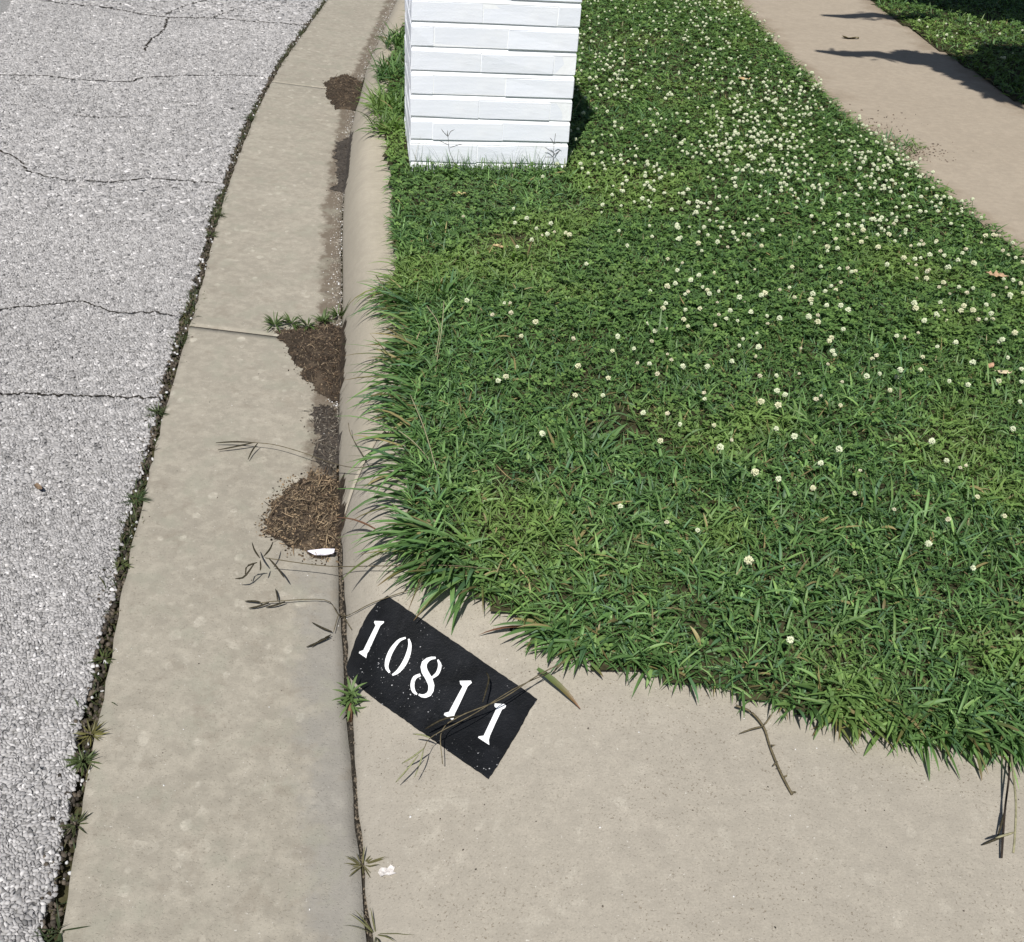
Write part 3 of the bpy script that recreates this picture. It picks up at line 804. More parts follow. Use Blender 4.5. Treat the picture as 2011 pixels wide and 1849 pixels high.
if V:
    me = np_mesh('far_clover_blossoms', np.vstack(V), np.vstack(T)); me.materials.append(M_tread); me.materials.append(M_stem)
    me.polygons.foreach_set('material_index', np.concatenate(MI).astype(np.int32))
    tag(link('far_clover_blossoms', me), 'mass of tiny white clover blossoms on the far stretch of lawn', 'flowers', kind='stuff')

# ------------------------------------------------------------------ white brick pillar
def mat_paint(name, seedoff):
    m = Mat(name, .7, .3)
    c = m.mix(m.ramp(m.noise(5, 4, .6, off=seedoff), .35, .7), (.755, .785, .86), (.80, .82, .875))
    smear = m.ramp(m.noise(13, 5, .65, stretch=(.3, .3, 1.3), off=seedoff+4), .54, .72, 0, .42)
    c = m.mix(smear, c, (.52, .52, .545))
    sc_ = m.ramp(m.noise(30, 5, .8, stretch=(.25, .25, 1.8), off=seedoff+8), .69, .75, 0, .5)
    c = m.mix(sc_, c, (.33, .32, .33))
    m.col(c)
    h = m.math('ADD', m.math('MULTIPLY', m.noise(26, 4, .6, stretch=(.5, .5, 1.6)), .6), m.math('MULTIPLY', m.noise(190, 3, .6), .4))
    m.bump(h, .5, .0035); return m.m
M_paint = mat_paint('white_painted_brick', 0)
M_mortar = mat_plain('white_painted_mortar', (.84, .855, .885), .7, .03, 40, .3, .5, .002)
pil = bpy.data.objects.new('brick_pillar', None); COL.objects.link(pil)
pil.location = (pa.x, pa.y, PZ); pil.rotation_euler = (0, 0, math.atan2(PU.y, PU.x))
tag(pil, 'white painted brick mailbox pillar standing in the lawn by the curb', 'pillar')
COURSE = .0765; JT = .0165; NC = 14; BD = .09
BH = COURSE-JT
brick_cache = {}
def brick_mesh(L, var):
    key = (round(L, 3), var)
    if key in brick_cache: return brick_cache[key]
    r_ = np.random.default_rng(hash(key) % 10000+var)
    bm = bmesh.new(); bmesh.ops.create_cube(bm, size=1)
    for v in bm.verts: v.co = Vector(((v.co.x+.5)*L, (v.co.y+.5)*BD, (v.co.z+.5)*BH))
    bmesh.ops.bevel(bm, geom=bm.edges[:], offset=.0016, segments=1, profile=.5, affect='EDGES')
    for v in bm.verts: v.co += Vector(r_.normal(0, .0008, 3))
    me = bpy.data.meshes.new('brick'); bm.to_mesh(me); bm.free(); me.materials.append(M_paint)
    brick_cache[key] = me; return me
rowA = [0, .42, .865, 1.0]; rowB = [0, .135, .575, 1.0]
rb = random.Random(5)
def face_row(fracs, total, x0, place):
    for f0, f1 in zip(fracs[:-1], fracs[1:]):
        g0 = .0 if f0 == 0 else .0012; g1 = .0 if f1 == 1 else .0012
        L = round((f1-f0)*total-g0-g1, 3)
        o = link('brick', brick_mesh(L, rb.randrange(3)), None, pil)
        place(o, x0+f0*total+g0, L)
for ci in range(NC):
    z = ci*COURSE
    ra, rb_ = (rowB, rowA) if ci % 2 == 0 else (rowA, rowB)
    def front(o, u, L): o.location = (u, rb.uniform(-.0014, .0006), z+rb.uniform(-.0014, .0012)); o.rotation_euler = (rb.uniform(-.008, .008), rb.uniform(-.003, .003), rb.uniform(-.002, .002))
    def back(o, u, L): o.location = (u+L, PDEP, z); o.rotation_euler = (0, 0, math.pi)
    def left(o, u, L): o.location = (0, u+L, z); o.rotation_euler = (0, 0, -math.pi/2)
    def right(o, u, L): o.location = (PWID, u, z); o.rotation_euler = (0, 0, math.pi/2)
    face_row(ra, PWID, 0, front); face_row(rb_, PWID, 0, back)
    face_row(rb_, PDEP-2*BD-.006, BD+.003, left); face_row(ra, PDEP-2*BD-.006, BD+.003, right)
# mortar core with struck (sloping) bed joints
V = []; F = []
def ring(z, ins):
    i = len(V)
    V.extend([(ins, ins, z), (PWID-ins, ins, z), (PWID-ins, PDEP-ins, z), (ins, PDEP-ins, z)]); return i
prev = ring(-.1, .003)
for ci in range(NC):
    z = ci*COURSE
    for zz, ins in ((z, .0012), (z+BH, .0012), (z+BH+.0002, .0003), (z+BH+.004, .0008), (z+COURSE-.0002, .0062)):
        cur = ring(zz, ins)
        for k in range(4): F.append((prev+k, prev+(k+1) % 4, cur+(k+1) % 4, cur+k))
        prev = cur
F.append((prev, prev+1, prev+2, prev+3))
me = bpy.data.meshes.new('mortar'); me.from_pydata(V, [], F); me.update()
link('mortar', me, M_mortar, pil)
bm = bmesh.new(); bmesh.ops.create_cube(bm, size=1)
for v in bm.verts: v.co = Vector((PWID/2+v.co.x*(PWID+.03), PDEP/2+v.co.y*(PDEP+.03), NC*COURSE+.025+v.co.z*.05))
bmesh.ops.bevel(bm, geom=bm.edges[:], offset=.006, segments=2, profile=.5, affect='EDGES')
me = bpy.data.meshes.new('cap'); bm.to_mesh(me); bm.free(); link('cap', me, M_mortar, pil)

# ------------------------------------------------------------------ painted house number
def zp(L, ox=640, oy=1150, k=440/2010): return [(ox+a_*k, oy+b_*k) for a_, b_ in L]
def drape(name, poly_px, h, mat, parent=None, step=9, loc0=None):
    pts = [Vector(p) for p in poly_px]; n = len(pts)
    # resample outline, add interior points
    out = []
    for i in range(n):
        a_, b_ = pts[i], pts[(i+1) % n]; m_ = max(1, int((b_-a_).length/step))
        out += [a_+(b_-a_)*k/m_ for k in range(m_)]
    xs = [p.x for p in out]; ys = [p.y for p in out]; inner = []
    poly = [(p.x, p.y) for p in out]
    gx_, gy_ = np.meshgrid(np.arange(min(xs), max(xs), step), np.arange(min(ys), max(ys), step))
    mk = in_poly(gx_, gy_, poly)
    inner = [Vector((float(a_), float(b_))) for a_, b_ in zip(gx_[mk], gy_[mk]) if min((Vector((a_, b_))-p).length for p in out) > step*.5]
    vs, es, fs, *_ = delaunay_2d_cdt(out+inner, [], [list(range(len(out)))], 1, 1e-4)
    W = hit([v.x for v in vs], [v.y for v in vs], h)
    org = np.array(loc0) if loc0 is not None else np.zeros(3)
    me = bpy.data.meshes.new(name)
    # two-sided thin film: top at h, underside at ground level
    top = W-org; n_ = len(top)
    F = []
    for f in fs:
        a_, b_, c_ = (top[f[0]], top[f[1]], top[f[2]]); nz = np.cross(b_-a_, c_-a_)[2]
        F.append(tuple(f) if nz > 0 else tuple(f[::-1]))
    me.from_pydata([tuple(v) for v in top], [], F)
    me.polygons.foreach_set('use_smooth', [True]*len(me.polygons)); me.update()
    return link(name, me, mat, parent)
def mat_black():
    m = Mat('black_paint', .5, .18)
    c = m.mix(m.ramp(m.noise(14, 4, .6), .35, .7), (.005, .0055, .0065), (.012, .013, .0155))
    wear = m.math('MULTIPLY', m.ramp(m.noise(230, 2, .5), .68, .74), m.ramp(m.noise(14, 3, .6, off=7), .46, .6))
    c = m.mix(m.ramp(m.noise(28, 5, .7, off=17), .56, .74, 0, .4), c, (.034, .035, .038))
    c = m.mix(wear, c, (.55, .55, .56)); m.col(c)
    m.bump(m.math('ADD', m.math('MULTIPLY', m.noise(260, 4, .7), .6), m.math('MULTIPLY', m.noise(40, 4, .6), .4)), .9, .0026); return m.m
M_black = mat_black()
mw_ = Mat('white_stencil_paint', .6, .3)
fl = mw_.math('MULTIPLY', mw_.ramp(mw_.noise(210, 3, .6), .64, .69), mw_.ramp(mw_.noise(18, 2, .5, off=3), .45, .6))
mw_.col(mw_.mix(fl, (.83, .84, .84), (.05, .05, .055))); mw_.bump(mw_.noise(250, 4, .7), .4, .0012)
plate_px = zp([(553, 88), (800, 258), (1075, 447), (1330, 622), (1620, 822), (1900, 1015), (1820, 1132), (1770, 1235), (1700, 1350), (1600, 1515), (1535, 1620), (1460, 1735), (1230, 1577), (1000, 1413),
               (700, 1200), (400, 990), (290, 900), (195, 800), (178, 725), (230, 590), (262, 490), (300, 400), (350, 300), (405, 215), (470, 140)])
pc = hit1(870, 1345)
house = bpy.data.objects.new('painted_house_number', None); COL.objects.link(house); house.location = pc
tag(house, 'black painted rectangle with white stencilled numerals 10811 on the curb corner', 'house number')
rj = random.Random(4)
# slightly rough brushed edge
rough_px = []
for i in range(len(plate_px)):
    a_, b_ = Vector(plate_px[i]), Vector(plate_px[(i+1) % len(plate_px)]); m_ = max(1, int((b_-a_).length/6))
    for k in range(m_):
        p = a_+(b_-a_)*k/m_; rough_px.append((p.x+rj.uniform(-.7, .7), p.y+rj.uniform(-.7, .7)))
drape('paint_field', rough_px, .0016, M_black, house, 9, pc)
def stroke(L, ws):
    P = spline([(*p, 0) for p in L], 14)[:, :2]; T = np.gradient(P, axis=0); T /= np.linalg.norm(T, axis=1)[:, None]
    Nn = np.stack([-T[:, 1], T[:, 0]], -1); wv = np.interp(np.linspace(0, 1, 14), np.linspace(0, 1, len(ws)), ws)[:, None]/2
    return [tuple(p) for p in P+Nn*wv]+[tuple(p) for p in (P-Nn*wv)[::-1]]
one = [[(437, 314), (521, 318), (520, 331), (488, 358), (440, 462), (384, 588), (371, 604), (362, 648), (295, 603), (302, 588), (336, 577), (392, 462), (446, 354), (432, 330)]]
two = [[(1200, 852), (1300, 850), (1310, 869), (1272, 903), (1232, 990), (1186, 1088), (1155, 1150), (1142, 1208), (1058, 1158), (1066, 1140), (1104, 1130), (1165, 1015), (1226, 903), (1205, 880)]]
three = [[(1515, 1055), (1600, 1060), (1617, 1075), (1607, 1096), (1580, 1110), (1525, 1225), (1472, 1345), (1462, 1382), (1466, 1428), (1365, 1362), (1371, 1350), (1415, 1344), (1470, 1228), (1530, 1100), (1512, 1080)]]
zero = [stroke([(742, 476), (754, 530), (738, 615), (700, 700), (645, 770), (595, 800)], [14, 30, 42, 44, 34, 16]),
        stroke([(716, 466), (655, 492), (592, 572), (556, 655), (545, 730), (572, 778)], [16, 26, 40, 42, 32, 18])]
eight = [stroke([(985, 645), (925, 655), (880, 700), (884, 762), (925, 835), (947, 900), (930, 965), (880, 990), (832, 975)], [18, 32, 52, 58, 56, 54, 46, 34, 16]),
         stroke([(1004, 662), (1022, 715), (1000, 785), (948, 826)], [14, 32, 32, 22]),
         stroke([(848, 798), (795, 826), (776, 890), (788, 945), (818, 974)], [26, 34, 36, 32, 14])]
for glyph in (one, zero, eight, two, three):
    num = bpy.data.objects.new('numeral', None); COL.objects.link(num); num.parent = house
    for poly in glyph:
        q_ = zp(poly)
        o = drape('stencil_stroke', q_, .0026, mw_.m, num, 5, pc)
# merge the strokes of each numeral: the numeral itself is the mesh
for num in [c_ for c_ in house.children if c_.name.startswith('numeral')]:
    ch = list(num.children); bm = bmesh.new()
    for c_ in ch: bm.from_mesh(c_.data)
    me = bpy.data.meshes.new('numeral'); bm.to_mesh(me); bm.free(); me.materials.append(mw_.m)
    for c_ in ch: bpy.data.objects.remove(c_)
    nm = num.name; bpy.data.objects.remove(num)
    link('numeral', me, None, house)
FILMS_END = True

# ------------------------------------------------------------------ cracks and joints in the concrete
link('joint_fill', sheet('joint_fill', .003, .2, .01, 1.6, 1.95, .02, -.0022, 0), M_crack, curb)
fill = link('crack_fill', sheet('crack_fill', -.018, .024, .006, Y0, CURB_Y+.05, .02, -.006, 0), M_crack, drive)
ribbon('crack', [tuple(p) for p in hit([1010, 1000, 1030], [1225, 1240, 1226])], .003, .002, M_crack, drive, 5, n=10)
# crumbled filler along the driveway joint
r = np.random.default_rng(55)
n = 1700; y = r.uniform(-.2, 1.7, n); s = .003+r.normal(0, .0045, n)*(.5+2.2*smooth(.6, .85, vnoise(y, 0*y, 9, 91)))+JW(y); x = xf(y)+s
cl = np.array([.12, .098, .072])*r.uniform(.25, 1.5, (n, 1))
V, Fq, tt, tri, cc = chips(x, y, H0(x, y)-.0045, r.uniform(.0008, .003, n), r.uniform(.001, .004, n), cl, r, ang_lo=.4)
g_ = link('joint_crumbs', tri_mesh('joint_crumbs', V, np.vstack([Fq, tt]), tri, cc), M_stone)
tag(g_, 'crumbled grit lying in the joint between gutter and driveway', 'grit', kind='stuff')
# grit along the flow line above the last clump
n = 5200; y = r.uniform(1.95, 8.5, n); s = -np.abs(r.normal(0, .022, n))-.002; x = xf(y)+s+.004
cl = np.array([.26, .235, .20])*r.uniform(.3, 1.3, (n, 1)); wh = r.random(n) < .1; cl[wh] = .62
V, Fq, tt, tri, cc = chips(x, y, H0(x, y)-.0008, r.uniform(.001, .0034, n), r.uniform(.001, .0035, n), cl, r)
g_ = link('gutter_grit', tri_mesh('gutter_grit', V, np.vstack([Fq, tt]), tri, cc), M_stone)
tag(g_, 'washed grit and small pebbles along the foot of the curb', 'grit', kind='stuff')
# gravel, dark soil and moss in the gap between road and gutter
n = 5200; y = r.uniform(-.1, 7.5, n); s = ROAD_S+.012+r.normal(0, .012, n); x = xf(y)+s
cl = np.array([.055, .045, .034])*r.uniform(.4, 2.0, (n, 1)); wh = r.random(n) < .07; cl[wh] = .5
V, Fq, tt, tri, cc = chips(x, y, H0(x, y)-.012+r.uniform(0, .008, n), r.uniform(.002, .006, n), r.uniform(.002, .006, n), cl, r)
g_ = link('gap_gravel', tri_mesh('gap_gravel', V, np.vstack([Fq, tt]), tri, cc), M_stone)
tag(g_, 'dark gravel and soil filling the gap between asphalt and gutter', 'gravel', kind='stuff')
bag = Bag(); n = 9000; y = r.uniform(.2, 7.5, n)
k = r.random(n) < smooth(.38, .7, vnoise(y, 0*y+.2, 6, 95))*.9+.08; y = y[k]; n = len(y)
s = ROAD_S+.014+r.normal(0, .009, n); x = xf(y)+s
cl = np.array([[.055, .075, .028], [.09, .085, .04], [.04, .055, .025]])[r.integers(0, 3, n)]*r.uniform(.6, 1.4, (n, 1))
V, F, C = blades(np.stack([x, y, H0(x, y)-.010], -1), r.uniform(0, 6.28, n), r.uniform(.01, .034, n), r.uniform(.0016, .0034, n), r.uniform(.3, 1.4, n), r.uniform(.2, 1.6, n), None, 3, 0, False, cl)
bag.add(V, F, C)
g_ = link('gap_moss', bag.mesh('gap_moss'), M_leaf)
tag(g_, 'moss and tiny weeds along the gap beside the asphalt', 'moss', kind='stuff')

# weed tufts in that gap, each a thing
def tuft(name, px, py, n, lmin, lmax, wd, label, cat, group=None, colr=None, seed=0, e=(.2, 1.3), h=.0, up=0.0):
    r_ = np.random.default_rng(900+seed); p = hit1(px, py, h)
    a_ = r_.uniform(0, 6.28, n); q_ = .008*np.sqrt(r_.random(n))
    P = np.stack([q_*np.cos(a_), q_*np.sin(a_), np.zeros(n)+up], -1)
    cl = (np.array([.075, .15, .045]) if colr is None else np.array(colr))*r_.uniform(.65, 1.35, (n, 1))
    V, F, C = blades(P+np.array(p), a_, r_.uniform(lmin, lmax, n), r_.uniform(.6, 1.2, n)*wd, r_.uniform(e[0], e[1], n), r_.uniform(.2, 1.3, n), r_.normal(0, .3, n), 4, .2, True, cl)
    o = link(name, np_mesh(name, V-np.array(p), F, C, True), M_leaf, None, p)
    return tag(o, label, cat, group)
TUFTS = ['yellowing spiky weed tuft in the gap beside the asphalt', 'bushy dull green weed tuft right next to a yellowing one', 'small dark weed tuft in the gap between gravel bits', 'sparse weed tuft in the asphalt gap level with the painted number', 'pale sparse weed tuft in the gap level with the feather',
         'dense dark green weed tuft in the gap level with the straw covered clump', 'large dark bushy weed tuft in the gap below the gutter joint', 'few long dark grass blades in the gap at the driveway end', 'mossy weed tuft in the gap level with the pillar foot', 'smaller mossy weed tuft just below another one', 'far weed tuft in the gap near the farthest gutter joint']
for i, (px, py, nn, lm, colr) in enumerate(((180, 1448, 26, .034, (.15, .14, .05)), (165, 1500, 34, .03, (.07, .095, .035)), (150, 1625, 22, .026, (.06, .07, .03)), (205, 1300, 18, .024, (.07, .09, .03)), (240, 1115, 16, .022, (.09, .11, .04)),
                                           (268, 985, 30, .034, (.06, .09, .035)), (310, 815, 34, .038, (.055, .075, .03)), (120, 1835, 8, .05, (.05, .07, .03)), (430, 425, 26, .04, (.07, .09, .035)), (415, 465, 20, .035, (.07, .09, .03)), (490, 235, 26, .05, (.06, .08, .03)))):
    tuft('weed_tuft', px, py, nn, lm*.5, lm, .003, TUFTS[i], 'weed', 'weed tufts along the road gap', colr, i, h=-.006)
# the bright weed growing at the corner of the painted number
p0 = hit1(688, 1412, .0)
wd_ = bpy.data.objects.new('crack_weed', None); COL.objects.link(wd_); wd_.location = p0
tag(wd_, 'leafy green weed rooted in the crack at the corner of the painted number', 'weed')
link('stem', tube('stem', [(0, 0, -.004), (-.001, .006, .012), (-.003, .015, .024)], [.0045, .0042, .003], 6), mat_plain('red_stem', (.15, .085, .05), .6, .3, 150), wd_)
r = np.random.default_rng(77)
for i in range(34):
    a_ = i*2.4+r.normal(0, .25); lv = i/34
    P = np.array([[-.003, .013+.02*lv, .014+.022*lv]])
    ln = np.array([r.uniform(.022, .036)])
    V, F, C = blades(P+np.array(p0), np.array([a_]), ln, np.array([.0055]), np.array([.15+.9*lv]), np.array([r.uniform(.5, 1.1)]), np.array([r.normal(0, .2)]), 4, .2, True, np.array([[.11, .17, .06]])*r.uniform(.75, 1.3))
    link('leaf', np_mesh('leaf', V-np.array(p0), F, C, True), M_leaf, wd_)
tuft('crack_weed', 712, 1700, 22, .012, .03, .0028, 'scrubby brown-green weed in the driveway joint beside the white scrap', 'weed', None, (.12, .11, .05), 31)
tuft('crack_weed', 738, 1835, 9, .03, .055, .0022, 'thin grassy weed in the driveway joint, far from the painted number', 'weed', None, (.13, .13, .06), 32)
for i, (px, py, nn) in enumerate(((540, 644, 30), (572, 640, 30), (605, 645, 26), (636, 636, 32), (664, 624, 28))):
    tuft('gutter_weed', px, py, nn, .018, .046, .0048, 'little green weed along the gutter joint above a dirt clump', 'weed', 'weeds along the gutter joint', (.065, .105, .03), 40+i, up=.01)

# ------------------------------------------------------------------ leaf litter clumps in the gutter
M_silt = mat_plain('damp_silt', (.062, .052, .043), .7, .5, 110, .3, 1.0, .005)
def clump(poly_px, height, label, seed, colr, nst, mat=None):
    r_ = np.random.default_rng(seed)
    P = hit([p[0] for p in poly_px], [p[1] for p in poly_px]); c0 = P.mean(0); c0[2] = H0(c0[0], c0[1])
    poly = [tuple(p[:2]) for p in P]
    x0, y0 = P[:, :2].min(0)-.05; x1, y1 = P[:, :2].max(0)+.05; d = .006
    X, Y = np.meshgrid(np.arange(x0, x1, d), np.arange(y0, y1, d))
    A = np.array(poly); B = np.roll(A, -1, 0)
    D = np.full(X.shape, 9.)
    for a_, b_ in zip(A, B):
        ab = b_-a_; t = np.clip(((X-a_[0])*ab[0]+(Y-a_[1])*ab[1])/(ab@ab), 0, 1)
        D = np.minimum(D, np.hypot(X-a_[0]-t*ab[0], Y-a_[1]-t*ab[1]))
    D = np.where(in_poly(X, Y, poly), D, -D)+.016*(vnoise(X, Y, 70, seed)-.5)+.026*(vnoise(X, Y, 26, seed+1)-.5)
    hgt = .6*height*smooth(-.002, .05, D)*(.65+.7*vnoise(X, Y, 35, seed+2))+.003*vnoise(X, Y, 130, seed+3)
    Z = H0(X, Y)+np.where(D > -.002, hgt+.001, -.004)
    idx = np.arange(X.size).reshape(X.shape)
    m = (D[:-1, :-1] > -.006) & (X-xf(Y) < .012)[:-1, :-1]
    q_ = np.argwhere(m); F = np.stack([idx[q_[:, 0], q_[:, 1]], idx[q_[:, 0], q_[:, 1]+1], idx[q_[:, 0]+1, q_[:, 1]+1], idx[q_[:, 0]+1, q_[:, 1]]], -1)
    use, inv = np.unique(F.ravel(), return_inverse=True)
    V = np.stack([X, Y, Z], -1).reshape(-1, 3)[use]-c0
    root = link('dirt_clump', np_mesh('dirt_clump', V, inv.reshape(-1, 4), smooth_=True), mat or M_dirt, None, c0)
    tag(root, label, 'dirt')
    # straw and bark bits lying over it
    xs, ys = r_.uniform(x0, x1, nst*5), r_.uniform(y0, y1, nst*5)
    ii = np.clip(((xs-x0)/d).astype(int), 0, X.shape[1]-1); jj = np.clip(((ys-y0)/d).astype(int), 0, X.shape[0]-1)
    k = (D[jj, ii] > -.012+.01*r_.random(len(xs))) & (xs-xf(ys) < .005); xs, ys, ii, jj = xs[k][:nst], ys[k][:nst], ii[k][:nst], jj[k][:nst]; n_ = len(xs)
    zz = np.maximum(Z[jj, ii], H0(xs, ys))+.002
    pal = np.array(colr)[r_.integers(0, len(colr), n_)]*r_.uniform(.5, 1.3, (n_, 1))
    V, F, C = blades(np.stack([xs, ys, zz], -1), r_.uniform(0, 6.28, n_), r_.uniform(.008, .04, n_)*r_.uniform(.5, 1, n_), r_.uniform(.0008, .0024, n_), r_.normal(.15, .3, n_), r_.normal(.2, .5, n_), r_.normal(0, .4, n_), 3, 0, True, pal)
    nc = nst*3                                               # crumbs thinning out round the rim
    xs, ys = r_.uniform(x0, x1, nc*4), r_.uniform(y0, y1, nc*4)
    ii = np.clip(((xs-x0)/d).astype(int), 0, X.shape[1]-1); jj = np.clip(((ys-y0)/d).astype(int), 0, X.shape[0]-1)
    k = (D[jj, ii] > -.03*r_.random(len(xs))**3) & (xs-xf(ys) < .004); xs, ys, ii, jj = xs[k][:nc], ys[k][:nc], ii[k][:nc], jj[k][:nc]
    zc = np.where(D[jj, ii] > 0, np.maximum(Z[jj, ii], H0(xs, ys)), H0(xs, ys))-.001
    pc_ = np.array(colr)[r_.integers(0, len(colr), len(xs))]*r_.uniform(.25, 1.1, (len(xs), 1))
    v2, fq2, tt2, tr2, cc2 = chips(xs, ys, zc, r_.uniform(.001, .0042, len(xs)), r_.uniform(.001, .004, len(xs)), pc_, r_, ang_lo=.35)
    o = link('crumbs', tri_mesh('crumbs', v2-c0, np.vstack([fq2, tt2]), tr2, cc2), M_straw, root); o['kind'] = 'stuff'
    o = link('straw_bits', np_mesh('straw_bits', V-c0, F, C), M_straw, root); o['kind'] = 'stuff'
    return root
BR = [(.09, .067, .047), (.15, .112, .078), (.045, .035, .027), (.20, .155, .105), (.105, .072, .048)]
clump([(548, 655), (585, 645), (640, 640), (684, 625), (676, 700), (672, 765), (664, 800), (640, 785), (610, 765), (590, 735), (572, 705)], .016, 'dark brown dirt and leaf litter clump under green weeds in the gutter', 300, BR, 420)
clump([(530, 990), (570, 955), (610, 935), (650, 930), (683, 935), (680, 990), (672, 1050), (662, 1090), (610, 1092), (570, 1072), (535, 1050), (525, 1015)], .02, 'straw covered brown dirt clump beside the white feather in the gutter', 310, BR+[(.30, .23, .15), (.26, .19, .12)], 900)
clump([(640, 158), (680, 145), (722, 143), (715, 180), (700, 212), (660, 214), (640, 185)], .02, 'far brown dirt clump against the curb before the pillar', 320, BR, 320)
clump([(612, 800), (664, 795), (663, 850), (660, 905), (640, 925), (622, 905), (625, 850)], .004, 'thin dark strip of damp silt joining two dirt clumps', 330, [(.06, .05, .04), (.12, .10, .08), (.2, .18, .15)], 140, M_silt)
clump([(655, 290), (690, 260), (690, 330), (678, 370), (655, 372), (662, 330)], .004, 'small dark damp silt patch in the gutter before the pillar', 340, [(.05, .042, .035), (.1, .085, .07)], 60, M_silt)

# ------------------------------------------------------------------ seed stalks
def stalk(name, path, fingers, label, rad=.0011, group=None, mat=None, smat=None, frad=.0017):
    """path / fingers: (px, py, height above the ground)"""
    W = [hit1(*p) for p in path]; o0 = W[0].copy()
    root = link(name, tube(name, [p-o0 for p in (Vector(q_) for q_ in spline(W, max(6, len(W)*4)))], rad, 4), mat or M_stalk, None, o0)
    tag(root, label, 'grass stalk', group)
    for f in fingers:
        Q = [hit1(*p)-o0 for p in f]; n_ = 6
        S = spline(Q, n_)
        link('seed_spike', tube('seed_spike', [tuple(p) for p in S], [frad*.5, frad, frad*1.1, frad, frad*.9, frad*.4], 4), smat or M_spike, root)
    return root
M_pale = mat_plain('pale_stalk', (.26, .245, .15), .7, .25, 120, .2)
M_palespike = mat_plain('pale_spike', (.22, .23, .12), .75, .3, 300, .2)
stalk('seed_stalk', [(1160, 1280, .03), (1070, 1318, .05), (985, 1372, .06), (903, 1406, .06), (867, 1437, .055), (869, 1500, .03)], [[(905, 1405, .06), (870, 1412, .055), (835, 1431, .045)], [(948, 1378, .06), (960, 1335, .05), (955, 1320, .045)]],
      'long brown seed stalk bent across the painted numerals', .0010, mat=M_stalk)
stalk('seed_stalk', [(1080, 1320, .035), (1010, 1352, .055), (930, 1402, .065), (850, 1445, .065), (832, 1470, .06)], [[(832, 1470, .06), (826, 1495, .055), (814, 1526, .04)], [(834, 1468, .06), (812, 1485, .055), (789, 1499, .045)], [(846, 1449, .062), (830, 1443, .06), (811, 1441, .055)], [(822, 1482, .058), (800, 1510, .05), (777, 1536, .04)]],
      'pale green forked seed head drooping past the black paint onto the driveway', .0008, mat=M_stalk, smat=M_palespike, frad=.0013)
stalk('seed_stalk', [(1000, 1120, .03), (880, 1110, .05), (745, 1111, .035), (640, 1111, .05), (520, 1095, .06)], [[(510, 1095, .06), (500, 1080, .055), (495, 1065, .05)], [(518, 1092, .06), (530, 1078, .055), (536, 1064, .05)], [(528, 1096, .06), (545, 1115, .05), (558, 1134, .04)], [(511, 1100, .06), (512, 1112, .05), (511, 1120, .045)], [(505, 1104, .06), (485, 1112, .05), (482, 1130, .04)], [(500, 1105, .055), (480, 1132, .04), (462, 1136, .035)]],
      'seed head reaching over the gutter past the feather, some fingers its modelled shadow', .0009)  # some fingers are the head's cast shadow built as spikes
stalk('seed_stalk', [(860, 1140, .02), (740, 1180, .01), (672, 1210, .02), (640, 1178, .012), (545, 1180, .012), (510, 1184, .008)], [[(545, 1179, .012), (544, 1168, .012), (541, 1156, .008)], [(512, 1182, .01), (497, 1180, .01), (481, 1180, .006)], [(560, 1181, .012), (540, 1188, .01), (522, 1192, .005)], [(528, 1183, .01), (508, 1190, .009), (488, 1194, .006)]],
      'dark seed head and its modelled shadow across the gutter short of the painted number', .0009)  # dark fingers are partly seed head, partly its shadow built as geometry
stalk('seed_stalk', [(760, 905, .03), (700, 918, .04), (640, 905, .035), (600, 890, .03), (540, 873, .025), (490, 868, .02)], [[(492, 868, .02), (460, 867, .016), (424, 869, .01)], [(500, 868, .02), (465, 876, .014), (428, 883, .008)], [(506, 870, .02), (495, 885, .014), (487, 902, .008)]],
      'thin seed stalk stretched over the gutter between the two big dirt clumps', .0009)
stalk('seed_stalk', [(720, 905, .04), (690, 855, .04), (684, 830, .045)], [], 'single thin upright stalk leaning against the curb face', .0009)
stalk('seed_stalk', [(690, 1235, .01), (668, 1205, .012), (655, 1240, .012)], [[(652, 1240, .01), (632, 1232, .01), (613, 1222, .006)], [(650, 1246, .01), (628, 1258, .008), (612, 1270, .005)], [(648, 1250, .01), (622, 1262, .008), (602, 1270, .005)]],
      'short dark forked seed head over the joint beside the painted number', .0009)
stalk('seed_stalk', [(1985, 1478, .03), (1991, 1530, .04), (1995, 1580, .045), (1993, 1640, .04), (1990, 1674, .035)], [[(1992, 1634, .04), (1972, 1640, .04), (1955, 1645, .035)]],
      'pale bare stalk hanging from the lawn edge over the driveway', .0017, mat=M_pale, smat=M_pale)
stalk('seed_stalk', [(1984, 1480, .012), (1981, 1530, .016), (1974, 1585, .014), (1970, 1640, .01), (1967, 1684, .006)], [[(1972, 1595, .014), (1966, 1620, .01), (1959, 1642, .006)], [(1970, 1642, .01), (1950, 1650, .008), (1929, 1659, .005)]],
      'dark modelled shadow of the pale stalk on the driveway under the lawn edge', .0017, mat=mat_plain('stalk_shadow', (.035, .026, .02), .8, .3, 150))  # dark tubes shaped as the shadow of the pale stalk above
stalk('grass_runner', [(1445, 1385, .015), (1475, 1398, .012), (1500, 1428, .008), (1512, 1465, .006), (1530, 1510, .006), (1545, 1540, .006), (1556, 1560, .004)],
      [[(1500, 1426, .01), (1480, 1430, .012), (1452, 1440, .006)], [(1515, 1462, .007), (1518, 1464, .012), (1521, 1462, .016)], [(1527, 1495, .006), (1522, 1500, .010), (1519, 1503, .012)], [(1538, 1525, .006), (1543, 1524, .01), (1546, 1521, .012)], [(1500, 1424, .01), (1510, 1412, .016), (1518, 1398, .02)], [(1553, 1556, .005), (1560, 1555, .006), (1564, 1555, .008)]],
      'brown knobbly runner creeping from the lawn onto the driveway', .002, mat=M_stalk, smat=M_stalk, frad=.0014)
